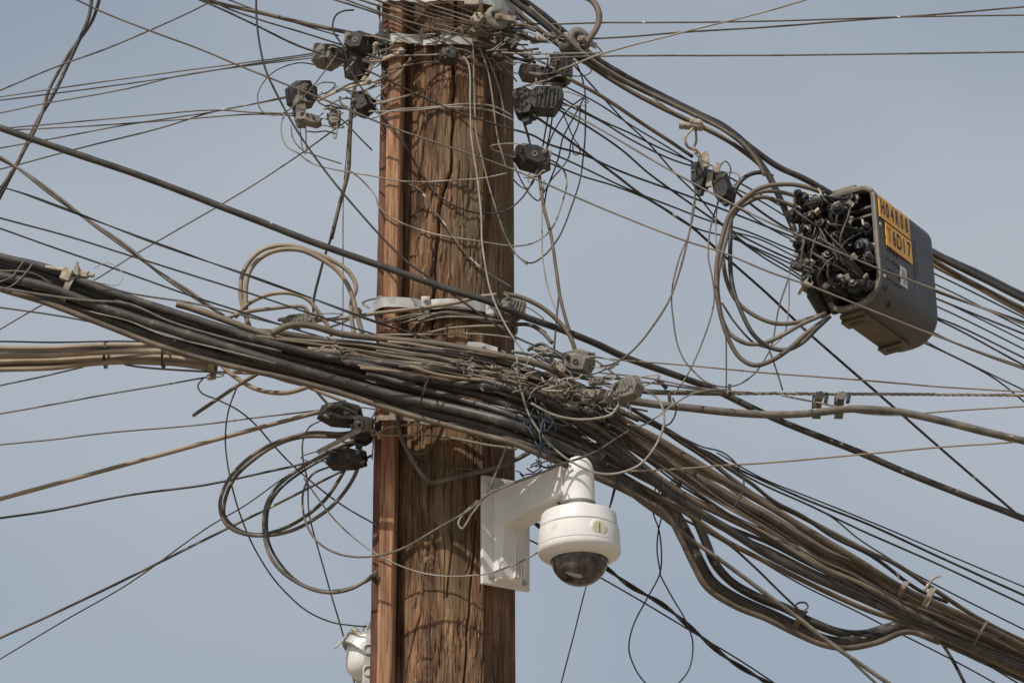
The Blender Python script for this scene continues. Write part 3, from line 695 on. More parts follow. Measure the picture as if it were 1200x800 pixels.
('coil', 'level tan cable passing right across batten and pole under the mid band', 'tan', 4.2, '352,382 372,376 399,373 440,367 486,362 533,355 561,348 582,345', -.16, -.17, {}),
('coil', 'pale tan cable wrapped round the pole above the bundle', 'tan', 3.2, '430,393 475,392 501,390 524,385 561,382 590,382 625,381 640,390', -.18, -.15, {}),
('coil', 'thinner pale cable wrapped round the pole just above the bundle', 'light', 2.4, '460,392 500,392 543,391 580,393 606,397', -.19, -.17, {}),
('coil', 'brown cable springing from the mid band down to the grey clamp right of the pole', 'brown', 5.0, '590,344 606,347 618,351 638,362 655,377 668,394 677,420', -.19, -.2, {}),
('coil', 'grey brown cable curving off the pole edge into the tangle', 'brown', 4.4, '588,384 606,380 622,381 634,388 647,402', -.17, -.2, {}),
# ---- strapped tan bundle, left edge
('cable', 'thin dark wire lying level above the strapped tan cables', 'dark', 2.2, '-2,400 60,401 120,400 190,400', -.03, -.05, {}),
('cable', 'uppermost tan cable of the level strapped bundle at the left edge', 'tan', 5.6, '-2,408 60,408 120,405 200,406 250,415', .02, -.06, dict(group=GTB)),
('cable', 'widest tan cable, second of the level strapped bundle at the left edge', 'tan', 6.6, '-2,417 60,416 120,412 200,412 255,421', .0, -.09, dict(group=GTB)),
('cable', 'tan cable in the middle of the level strapped bundle at the left edge', 'tan', 5.4, '-2,424 60,422 125,419 200,419 255,427', .03, -.05, dict(group=GTB)),
('cable', 'lowest tan cable of the level strapped bundle at the left edge', 'tan', 5.2, '-2,433 60,431 120,425 190,425 250,432', .01, -.06, dict(group=GTB)),
('cable', 'brown cable half hidden behind the level strapped tan bundle', 'brown', 5.0, '-2,428 60,427 125,422 190,422 252,430', .05, -.03, dict(group=GTB)),
('drop', 'thin dark seam wire between the upper strapped tan cables', 'dark', 1.8, '-2,412 60,412 120,408 170,409', -.03, -.06, {}),
('drop', 'thin grey wire sagging under the strapped tan cables', 'grey', 2.6, '146,427 165,430 200,433 260,436 330,438', -.03, -.08, {}),
('coil', 'tan cable sagging below the main bundle left of the pole', 'tan', 5.2, '258,424 264,432 282,446 298,455 320,460 342,459 366,451 386,443', -.12, -.2, {}),
('coil', 'thin tan cable running from the strapped bundle down to the two black clamps', 'tan', 4.0, '262,436 290,437 310,438 335,446 355,451 380,461 405,471', -.1, -.12, {}),
('coil', 'short tan cable falling steeply behind the sagging one', 'tan', 3.2, '340,436 352,445 366,454 380,469 392,482', -.06, -.1, {}),
('stub', 'stiff cut cable end jutting down left below the main bundle', 'brown', 4.2, '226,487 250,471 278,452 300,439 316,430', -.22, -.2, {}),
# ---- lower left spans
('drop', 'thin wire rising right to vanish under the strapped tan cables', 'fine', 1.9, '-2,452 50,441 98,430', .0, .04, {}),
('drop', 'thin wire rising right to the small tan clip under the strapped cables', 'fine', 2.0, '-2,485 60,474 125,462 185,452 242,442', .02, -.04, {}),
('drop', 'long thin wire just above the thick tan one, ending at the upper black clamp', 'fine', 1.9, '-2,521 60,515 125,507 230,498 310,488 380,480', .05, -.1, {}),
('drop', 'thick tan cable rising from the left edge to the upper black clamp', 'tan', 5.0, '-2,585 100,557 200,529.5 300,502 380,481', .0, -.1, {}),
('drop', 'black wire rising gently behind the coils to the lower clamp', 'dark', 2.8, '-2,607 60,598 150,580 240,568 302,555 365,540 400,525 440,506', .1, -.14, {}),
('drop', 'long taut wire rising from the lower left edge through the coils to the batten', 'brown', 3.1, '-2,748 75,713 150,677 240,632 315,595 400,552 436,533', .12, -.05, dict(flecks=4)),
('drop', 'finest wire crossing the long taut one in the lower left', 'dark', 1.6, '-2,773 75,727 150,684 240,620 290,590 340,555 385,532', .14, .0, {}),
# ---- coils
('coil', 'wide oval cable coil hanging left of the pole, outer turn', 'grey', 4.2, '428,498 415,505 400,508 365,507 335,514 305,527 280,547 265,567 258,592 265,614 285,625 315,627 340,622 365,610 390,592 410,567 420,545 422,525', -.12, -.1, dict(group=GLC)),
('coil', 'wide oval cable coil hanging left of the pole, inner turn', 'brown', 4.0, '430,504 402,511 352,512 322,522 295,540 275,560 264,585 263,604 278,620 300,626 327,621 352,609 380,586 397,562 405,548', -.10, -.08, dict(group=GLC)),
('coil', 'round cable coil sweeping low to the batten, outer turn', 'grey', 4.0, '428,510 380,532 350,550 325,570 312,592 309,617 313,642 323,661 340,677 365,690 390,694 415,688 441,670', -.14, -.12, dict(group=GLC)),
('coil', 'round cable coil sweeping low to the batten, inner turn', 'black', 3.2, '426,515 384,535 353,553 328,573 315,594 313,620 317,640 330,662 352,683 380,692 404,690 425,683 441,674', -.12, -.10, dict(group=GLC)),
('loop', 'thin dark wire from the tan clip slanting down over both coils to the batten', 'dark', 2.0, '238,443 232,452 236,460 254,468 278,480 298,496 320,521 342,544 360,560 400,591 441,615', -.05, -.1, {}),
('loop', 'fine wire dropping left of the coils and curving to the lamp at the bottom', 'dark', 1.9, '279,450 268,480 264,512 267,545 274,578 290,625 315,670 340,699 362,717 387,728 410,732 430,734', -.08, -.06, {}),
('loop', 'fine grey wire falling from the upper clamp through the coils to the bottom edge', 'fine', 2.0, '380,491 363,500 355,516 355,537 360,562 362,600 372,640 387,692 405,755 416,803', -.1, .05, {}),
('loop', 'dark slack wire bowing across the lower pole to the back of the white camera', 'light', 2.1, '356,560 370,580 390,606 415,630 447,652 475,665 500,672 532,675 570,672 600,662 625,650 640,640', -.14, -.2, {}),
('loop', 'slack wire rising over the lower pole and the camera bracket', 'grey', 2.6, '388,546 366,556 355,578 357,607 370,632 390,646 415,652 447,650 475,641 509,621 552,596 571,580 592,570 624,558 668,540', -.13, -.38, {}),
('loop', 'heavy grey cable bent like an elbow on the pole under the bundle', 'grey', 5.0, '466,474 468,506 481,534 494,555 505,565 526,561 552,555 579,548 605,538 630,524 655,512', -.18, -.17, {}),
('loop', 'tan hook of cable hanging on the pole under the bundle', 'brown', 3.8, '471,512 475,522 484,531 496,531 509,520 517,506 521,492', -.17, -.18, {}),
('tie', 'white binding wire wrapped level round the pole under the bundle, upper', 'light', 3.0, '440,509 454,501 474,498 500,497 533,495 552,497', -.17, -.18, dict(group='pale binding wires round the pole under the bundle')),
('tie', 'white binding wire wrapped round the pole under the bundle, lower', 'light', 3.2, '440,506 452,510 474,510 514,511 540,515 570,521 606,526', -.175, -.15, dict(group='pale binding wires round the pole under the bundle')),
('tie', 'thin brown binding wire slanting on the shaded pole above the elbow cable', 'brown', 2.2, '482,533 509,541 535,548 575,552', -.17, -.16, {}),
('loop', 'pale wire looping in front of the pole down to the camera bracket corner', 'light', 2.6, '606,495 594,522 582,552 568,582 553,602 541,619 537,613 543,602 560,586', -.33, -.24, {}),
# ---- right: top
('cable', 'heavy olive cable curling out of the top edge into the grey insulator', 'brown', 7.0, '676,-6 694,1 702,16 700,31 692,44 683,56', -.06, -.12, {}),
('drop', 'upper level wire with a small bead, pole top to the right edge', 'brown', 2.1, '612,28 648,28.5 700,27 800,26.5 900,25 1000,22 1060,20 1202,18', -.1, .1, dict(group=GUR, flecks=5)),
('drop', 'wire leaving the grey insulator and crossing the upper level one', 'brown', 2.3, '690,46 740,43 800,38 900,32 1000,24 1100,17 1202,8', -.1, .15, dict(group=GUR)),
('drop', 'pale wire climbing from the black clamp to leave the top edge', 'light', 2.6, '645,86 670,77 700,65 800,38 900,13 960,-5', -.16, -.4, dict(group=GUR)),
('drop', 'short pale wire level beneath the insulator', 'light', 2.4, '588,62 620,63 660,63 704,62', -.2, -.18, {}),
('cable', 'black cable from the pole top that dives into the left side of the splice closure', 'black', 6.4, '598,-2 630,22 655,43 690,69 722,90 770,113 812,133 850,152 874,171 891,191 902,208 912,228 922,250 931,270 940,287', -.12, -.02, dict(group='heavy black cables from pole top to splice closure')),
('cable', 'upper dark cable from the pole top passing over the splice closure to the right edge', 'black', 6.4, '604,-6 632,14 660,37 695,66 730,88 775,112 820,134 850,149 880,173 911,195 939,208 965,222 1030,262,.25 1098,300 1150,326 1202,352', -.09, .35, dict(group='heavy black cables from pole top to splice closure')),
('cable', 'rusty brown cable under the black ones, pole top to splice closure', 'brown', 5.0, '596,6 628,32 655,53 690,76 722,97 765,121 808,142 850,163 880,184 898,200', -.08, -.02, dict(group='heavy black cables from pole top to splice closure')),
('cable', 'second cable of the twisted run over the black one', 'grey', 3.6, '620,8 660,42 700,74 740,98 790,123 840,148 870,168 888,190 896,206', -.16, -.08, dict(group='heavy black cables from pole top to splice closure')),
('cable', 'brown cable leaving the splice closure lower right, middle of three', 'brown', 6.0, '1050,275 1098,308 1140,332 1202,363', .2, .4, {}),
('cable', 'tan streaked cable leaving the splice closure lower right, lowest of three', 'tan', 4.0, '1050,282 1098,314 1135,332 1202,369', .25, .38, {}),
('cable', 'thick black cable leaving the splice closure, beside the brown and tan ones', 'black', 8.0, '1060,275 1098,298 1150,322 1202,348', .3, .45, {}),
('drop', 'fine tan wire hanging below the heavy cables past the hook', 'tan', 2.0, '765,115 790,132 808,141 835,154 862,168', -.1, -.06, {}),
# ---- right: fan
('drop', 'stout grey wire slanting from the black clamps to the hanging pair of wedge clamps', 'brown', 4.2, '664,91 705,113 750,143 787,167 812,184', -.12, -.02, dict(group=GRW)),
('drop', 'dark wire crossing the stout grey one, insulator to the box loops', 'dark', 2.0, '671,75 707,115 730,140 760,168 790,202 820,232 840,257 848,264', -.08, .1, dict(group=GRW)),
('drop', 'thin wire second below the stout grey one, ending at the wedge clamps', 'dark', 2.0, '657,99 700,121 740,147 775,168 812,191', -.1, .0, dict(group=GRW)),
('drop', 'thin wire third below the stout grey one, ending at the wedge clamps', 'dark', 2.2, '655,113 702,140 740,157 770,172 812,190', -.11, .02, dict(group=GRW)),
('drop', 'wire from the ribbed clamp running behind the closure, highest of its fan', 'dark', 2.3, '656,119 702,141 740,164 790,188 846,204,0 864,213 900,233 940,254,.4 1098,322 1202,373', -.12, .6, dict(group=GRW)),
('drop', 'wire from the ribbed clamp crossing low in front of the splice closure', 'fine', 2.4, '656,126 706,153 760,185 800,208 860,240,-.35 900,260,-.42 975,292 1030,315,-.5 1095,339 1202,381', -.13, -.55, dict(group=GRW)),
('drop', 'wire from the ribbed clamp passing behind the closure, second on its right side', 'dark', 2.6, '655,129 688,148 729,176 760,203 807,237 850,266,.1 900,292 960,318,.45 1098,374 1202,429', -.14, .6, dict(group=GRW)),
('drop', 'stout dark wire falling steeply below the closure to the right edge', 'dark', 3.2, '625,135 650,152 685,178 720,204 750,227 787,250 812,267 832,285 857,307 900,345 943,386 1000,436 1045,475 1102,525 1202,611', -.14, .4, dict(flecks=3)),
('drop', 'thin wire from the small black clamp joining the stout dark one', 'dark', 2.2, '643,178 678,194 737,222 790,243 832,259 872,270 926,292 960,305,.4 1098,359 1202,410', -.1, .6, dict(group=GRW)),
('drop', 'thin wire from the small black clamp, lower of the two leaving it', 'dark', 2.2, '641,190 681,206 720,218 760,234 812,266 860,280 900,297 960,325,.4 1098,393 1202,431', -.1, .6, dict(group=GRW)),
('drop', 'wire starting by the wedge clamps and ending behind the closure', 'dark', 3.0, '846,210 877,237 900,254 930,272 980,296,.4 1098,342 1202,378', -.02, .6, dict(group='wires strung behind the splice closure')),
('drop', 'wire strung behind the splice closure', 'dark', 2.0, '855,218 890,235 925,256 980,286,.4 1098,334 1202,386', -.02, .62, dict(group='wires strung behind the splice closure')),
('drop', 'wire strung behind the splice closure', 'dark', 2.0, '850,236 872,248 896,264 930,282 980,306,.4 1098,350 1202,400', -.02, .6, dict(group='wires strung behind the splice closure')),
('drop', 'wire strung behind the splice closure', 'dark', 2.4, '848,262 873,285 916,309 960,335,.4 1098,372 1202,420', -.02, .58, dict(group='wires strung behind the splice closure')),
('drop', 'wire strung behind the splice closure', 'dark', 2.0, '852,270 889,280 926,298 965,320,.4 1085,400 1140,428 1202,458', -.02, .6, dict(group='wires strung behind the splice closure')),
('drop', 'wire strung behind the splice closure', 'dark', 2.2, '858,276 900,305 940,328 985,360,.4 1060,392 1110,414 1165,443 1202,472', -.02, .6, dict(group='wires strung behind the splice closure')),
('drop', 'wire emerging behind the closure near its lower corner', 'dark', 2.4, '1060,372 1115,400 1160,418 1202,433', .5, .7, dict(group=GLR)),
# ---- loops right of the pole
('loop', 'thin dark slack wire in the knot of loops right of the pole top, leftmost', 'dark', 1.8, '683,115 667,127 650,153 639,180 634,200', -.05, -.1, dict(group=GLP)),
('loop', 'thin dark slack wire weaving down through the knot of loops right of the pole', 'dark', 1.8, '686,112 673,136 660,161 655,183 650,198 641,222 638,240', -.04, -.1, dict(group=GLP)),
('loop', 'thin dark slack wire swinging right then back under the small clamp', 'dark', 1.8, '680,122 678,145 669,168 667,183 659,196 645,212 637,226', -.06, -.1, dict(group=GLP)),
('loop', 'tiny drop-shaped loop of thin wire right of the pole', 'fine', 1.6, '659,131 666,148 672,162 679,172 679,180 673,181 671,168', -.03, -.03, dict(group=GLP)),
('loop', 'thin wire hanging between ribbed clamp and small clamp, left one', 'dark', 2.0, '643,132 639,155 636,172', -.11, -.1, dict(group=GLP)),
('loop', 'thin wire hanging between ribbed clamp and small clamp, right one', 'dark', 2.0, '648,132 645,154 641,173', -.1, -.09, dict(group=GLP)),
('loop', 'stout short black wire into the top of the small clamp', 'black', 3.0, '612,138 616,150 619,160 622,172', -.1, -.1, dict(group=GLP)),
('loop', 'stout wire dropping from the small clamp to the tangle, right of the pole', 'brown', 3.8, '631,196 634,222 638,246 645,272 652,318 656,346 662,370 668,390', -.1, -.2, {}),
('loop', 'pale thin wire hanging beside the stout one right of the pole', 'light', 1.9, '638,212 636,235 635,262 637,312 645,347 653,366', -.1, -.16, {}),
('loop', 'dark wire from the stout one straight down to the grey clamp', 'dark', 2.4, '655,346 652,375 650,400 648,424', -.15, -.2, {}),
('loop', 'small slack loop hugging the pole edge beneath the small clamp', 'dark', 1.8, '603,194 611,212 622,229 631,235 635,230', -.06, -.08, dict(group=GLP)),
('loop', 'short bow of wire from pole edge up to the small clamp', 'dark', 1.8, '600,208 608,217 616,221 624,215 628,202', -.07, -.1, dict(group=GLP)),
# ---- right middle verticals
('loop', 'pale wire falling from the left wedge clamp and curving into the tangle', 'brown', 2.6, '815,218 813,245 807,275 800,305 792,332 785,350 770,375 752,399 735,416 717,427 703,429', .0, -.2, {}),
('loop', 'thin wire from the left wedge clamp swinging low in a wide bow right', 'fine', 2.0, '812,240 808,272 797,300 789,330 787,350 789,375 793,400 801,420 812,434 828,448 847,453 866,450 885,437 898,418 905,402 913,359 924,325 928,302', .02, -.05, {}),
('loop', 'thin wire from the right wedge clamp down past the big loops', 'fine', 2.0, '842,236 833,265 830,300 835,327 837,350 832,375 824,398 815,420 805,440 790,462', .0, -.1, {}),
('loop', 'short pale wire from the right wedge clamp to the loops', 'light', 2.0, '841,236 839,260 840,290 844,305', -.02, -.02, {}),
('loop', 'thin wire plumb down from the big loops to the steel messenger', 'fine', 1.8, '850,380 851,410 851,457', -.05, -.02, {}),
('loop', 'dark wire cutting across inside the big loops', 'dark', 2.6, '846,355 862,379 884,402 901,408', .05, .02, {}),
('loop', 'thin dark wire from the bottom of the big loops to the messenger', 'dark', 2.0, '899,402 907,425 917,457', .0, -.02, {}),
('loop', 'thin pale wire hanging from the closure glands', 'light', 1.8, '925,320 924,363 920,389 910,402 898,408', -.1, -.05, {}),
# ---- loops feeding the closure
('coil', 'largest cable loop left of the splice closure, hanging lowest', 'brown', 5.2, '966,226 940,218 920,216 892,220 870,235 855,252 847,276 840,312 841,351 852,393 867,419 884,428 905,422 926,408 947,389 972,371', -.1, -.12, dict(group=GBX)),
('coil', 'cable loop left of the splice closure, second lowest, crossing the others', 'grey', 5.0, '955,248 941,234 919,226 896,224 877,231 862,246 855,262 852,276 843,312 841,344 852,387 873,402 894,402 916,393 939,380 962,370', -.07, -.1, dict(group=GBX)),
('coil', 'cable loop left of the splice closure with the shallowest sag', 'brown', 4.8, '948,258 934,244 911,235 892,231 874,239 861,250 848,281 850,323 862,351 882,368 905,378 926,379 947,374 968,367', -.04, -.08, dict(group=GBX)),
('coil', 'cable loop left of the splice closure starting high at the heavy cables', 'black', 5.0, '906,207 892,202 877,205 864,218 858,240 856,276 858,334 869,366 884,393 901,406 920,410 939,402 956,386 973,370', -.02, -.13, dict(group=GBX)),
# ---- right middle spans
('messenger', 'twisted steel strand running dead level to the right edge', 'strand', 4.6, '845,461 900,461 1000,461.5 1100,462 1202,463', .0, .1, dict(strands=3, pitch=.055)),
('cable', 'grey sleeve on the left end of the level steel strand', 'grey', 6.0, '735,456 765,459 805,460 850,461', -.15, .0, {}),
('drop', 'thin tan wire just above the steel strand, falling slowly to the right edge', 'tan', 2.0, '690,417 720,421 805,428 900,437 1007,445 1100,453 1202,459', -.18, .1, {}),
('drop', 'pale wire from the tangle merging with the steel strand from above', 'light', 2.4, '700,436 761,443 822,455 880,460', -.18, -.03, dict(group='pale wires merging with the steel strand')),
('drop', 'short pale wire merging with the steel strand, lower', 'grey', 2.2, '740,446 775,450 810,455 850,459', -.18, -.04, dict(group='pale wires merging with the steel strand')),
('cable', 'fat dusty hose clipped below the steel strand, running on to the right edge', 'grey', 8.6, '730,468 770,474 808,478 857,483 900,486 940,485 968,482 1000,479 1050,482 1112,495 1160,507 1202,517', -.16, .05, dict(flecks=12)),
('drop', 'thin pale wire tied between the strand and the fat hose', 'light', 2.6, '916,463 945,469 975,475 1005,483 1040,486 1055,486', -.05, -.02, {}),
('drop', 'short thin wire leaving the fat hose to the right edge', 'tan', 2.0, '1070,485 1120,481 1202,476', .0, .1, {}),
('drop', 'thin tan wire from the bundle rising gently over the ribbon cable to the hose', 'tan', 2.2, '730,552 800,549 850,545 900,542 1012,532 1100,524 1188,518', -.3, -.02, {}),
('loop', 'big round pale loop hanging in front of the tangle right of the pole', 'light', 3.0, '606,418 607,440 611,458 622,490 645,521 670,541 700,554 725,554 750,544 768,522 778,497 777,480 770,466 757,458 745,456', -.42, -.36, {}),
('loop', 'pale wire curling out of the tangle up to the steel strand', 'light', 2.4, '735,497 750,499 770,488 790,473 812,461 832,457 852,456', -.38, -.06, {}),
('loop', 'pale wire sagging across the tangle below the ribbed clamp', 'light', 3.0, '622,472 647,485 674,491 700,490 717,485 725,474', -.42, -.42, {}),
('loop', 'thin dark hook of wire hanging below the fat hose', 'dark', 2.0, '788,466 792,476 791,486 785,496 778,499', -.2, -.16, {}),
('stub', 'short thick dark stub above the steel strand', 'black', 5.0, '769,444 777,450 781,455', -.1, -.1, dict(group='short dark stubs by the strand')),
('stub', 'short dark stub bridging the steel strand and the fat hose', 'black', 4.0, '784,461 785,472', -.12, -.12, dict(group='short dark stubs by the strand')),
# ---- lower right
('cable', 'dark twisted cable coming from behind the white camera to the bottom edge', 'dark', 6.0, '600,592 640,622 680,645 710,665 737,685 775,707 812,737 850,769 905,803', .1, .15, dict(strands=2, pitch=.16)),
('drop', 'thin wire crossing the twisted cable behind the white camera', 'dark', 2.0, '620,632 660,652 710,680 750,703 790,727 825,748 870,775 912,803', .08, .14, {}),
('drop', 'very thin wire hanging straight to the bottom from behind the camera dome', 'fine', 1.7, '700,640 686,690 672,745 657,803', .05, .05, {}),
('drop', 'short thin wire between the bundle and the top of the white camera', 'dark', 2.0, '722,560 718,580 712,604', -.05, .0, {}),
('loop', 'thin wire twisting down and ending in the hanging teardrop loop, left strand', 'dark', 1.8, '770,560 765,598 772,620 775,645 773,672 757,703 742,733 737,760 744,782 757,800 775,811 795,800 808,782 812,755 809,740 801,722 788,700 773,672', -.06, -.06, {}),
('loop', 'thin wire crossing the teardrop loop above its waist, right strand', 'dark', 1.8, '778,560 779,590 772,620 770,645 774,672', -.08, -.06, {}),
('cable', 'slim grey cable below the bundle falling to the bottom edge', 'grey', 4.8, '690,540 726,566 752,588 780,608 810,632 850,660 900,697 940,727 975,755 1000,772 1046,803', -.22, -.1, {}),
('drop', 'thin cable splitting from the slim grey one near the bottom', 'grey', 3.4, '965,746 987,762 1005,780 1030,803', -.1, -.06, {}),
('drop', 'taut black wire passing behind the sagging loop to the curly tie', 'black', 3.0, '740,578 760,590 786,600 816,616 841,630 857,640 881,661 920,699 934,712', .1, .3, {}),
('drop', 'thin black wire running below the bundle to the bottom edge', 'dark', 2.0, '880,650 940,685 1000,714 1049,739 1117,773 1172,803', .1, .4, dict(group=GLR)),
('drop', 'thin black wire leaving the bundle at the lower right corner', 'dark', 2.2, '1070,730 1088,739 1108,750 1150,774 1198,803', .3, .4, dict(group=GLR)),
('drop', 'stout black wire dropping steeply out of the bundle near the corner', 'black', 4.0, '1090,728 1098,743 1117,774 1132,803', .4, .4, {}),
('drop', 'uppermost thin black wire above the brown bundle, right edge', 'dark', 1.9, '840,530 893,560 945,581 1020,611 1100,645 1202,688', .0, .3, dict(group=GLR)),
('drop', 'stouter black wire just under the uppermost, right edge', 'dark', 3.0, '765,494 800,517 850,542 890,561 942,584 1020,615 1100,652 1202,698', -.05, .28, dict(group=GLR)),
('drop', 'third black wire above the brown bundle, right edge', 'dark', 2.6, '750,490 805,520 831,530 879,560 951,593 1007,620 1100,661 1202,709', -.08, .26, dict(group=GLR)),
('drop', 'thin black wire peeling off to skim the two curly ties', 'dark', 2.0, '960,597 977,607 1005,630 1034,649 1067,669 1120,697 1202,738', .1, .3, dict(group=GLR)),
('loop', 'thin dark arc springing off the bundle and dropping back over it', 'dark', 2.0, '778,504 800,513 822,523 845,529 858,538 866,548 871,560 871,574 866,585 858,596', -.25, -.25, {}),
('loop', 'dark wire crossing the bundle in front, below the ribbed clamp', 'black', 2.8, '640,548 670,540 700,528 725,512 745,500', -.40, -.36, {}),
('loop', 'dark wire hanging over the bundle below the ribbed clamp, left', 'dark', 2.2, '727,500 728,530 724,560 716,590', -.38, -.2, dict(group='dark wires hanging over the bundle below the tangle')),
('loop', 'dark wire hanging over the bundle below the ribbed clamp, right', 'dark', 2.0, '775,560 772,575 775,590 768,600', -.3, -.1, dict(group='dark wires hanging over the bundle below the tangle')),
]
_off = [0]; rgb2 = random.Random(31)
for row in T:
    kind, label, mt, w_, s, d0, d1, kw = row
    g = kw.get('group')
    if g in (GMB, GDS, GRB) and s.split()[0] != '690,534':
        _off[0] += 1; o_ = {GMB: -.035, GDS: -.03, GRB: -.01}[g] + ((_off[0] * 7) % 5 - 2) * .012
        d0 = (o_, 'sagging in a deep' in label or 'ducking' in label); d1 = d0
    if g in (GDS, GRB) and mt == 'tan': mt = 'umber'
    if g == GMB: w_ *= 1.15
    elif g == GDS: w_ *= 1.22
    elif g == GRB: w_ *= 1.12
    elif g == GTB: w_ *= 1.22
    elif g and 'heavy black' in g: w_ *= 1.2
    elif w_ > 3.5: w_ *= 1.08
    if mt == 'light': w_ *= .9
    if kind == 'drop': kw.setdefault('wob', .18)
    cable(kind, label, mt, w_, s, d0, d1, **kw)

for k in range(11):
    f = (k + .5) / 11
    s = ' '.join('%.1f,%.1f' % (x, y0 + (y1 - y0) * min(max(f + rgb2.uniform(-.07, .07), 0), 1)) for x, y0, y1 in ((-2, 300, 338), (60, 316, 356), (120, 338, 378), (180, 358, 400), (250, 382, 420), (330, 406, 440), (400, 424, 458), (480, 440, 488), (560, 452, 508), (620, 462, 526), (680, 490, 552)))
    cable('cable', 'slim dusty cable bound in with the thick black ones of the main bundle', rgb2.choice(['black', 'black', 'black', 'grey', 'brown']), rgb2.uniform(2.6, 5.5), s, (rgb2.uniform(-.045, .03), False), group='slim cables bound in with the black ones', wob=.5)
# many slim cables running with the brown bundle to the lower right
_up = [(700, 470), (760, 500), (800, 526), (850, 560), (900, 592), (960, 630), (1000, 650), (1060, 688), (1130, 720), (1202, 756)]
_lo = [(700, 525), (760, 562), (800, 592), (850, 622), (900, 645), (960, 678), (1000, 696), (1060, 728), (1130, 757), (1202, 788)]
rgb = random.Random(77)
for k in range(15):
    f = (k + .5) / 15; ph = rgb.uniform(0, 6)
    s = ' '.join('%.1f,%.1f' % (a[0], a[1] + (b[1] - a[1]) * min(max(f + .10 * math.sin(a[0] / 75 + ph), 0), 1)) for a, b in zip(_up, _lo))
    cable('cable', 'slim brown cable threaded through the bundle leaving lower right', rgb.choice(['umber', 'brown', 'umber', 'grey', 'dark', 'tan']), rgb.uniform(2.2, 4.6), s, (rgb.uniform(-.055, .02), False), group='slim cables threaded through the brown bundle', wob=.5)
for k in range(12):
    f = k / 12
    s = ' '.join('%.1f,%.1f' % (x, y0 + (y1 - y0) * f + rgb.uniform(-2.5, 2.5)) for x, y0, y1 in ((300, 390, 406), (360, 396, 414), (420, 402, 428), (480, 408, 440), (540, 416, 452), (600, 428, 470), (650, 446, 492), (710, 480, 524)))
    cable('cable', 'slim dusty cable lying among the brown layer over the pole', rgb.choice(['umber', 'brown', 'grey', 'black', 'brown']), rgb.uniform(2.0, 4.2), s, (rgb.uniform(-.07, .0), False), group='slim cables among the brown layer', wob=.5)

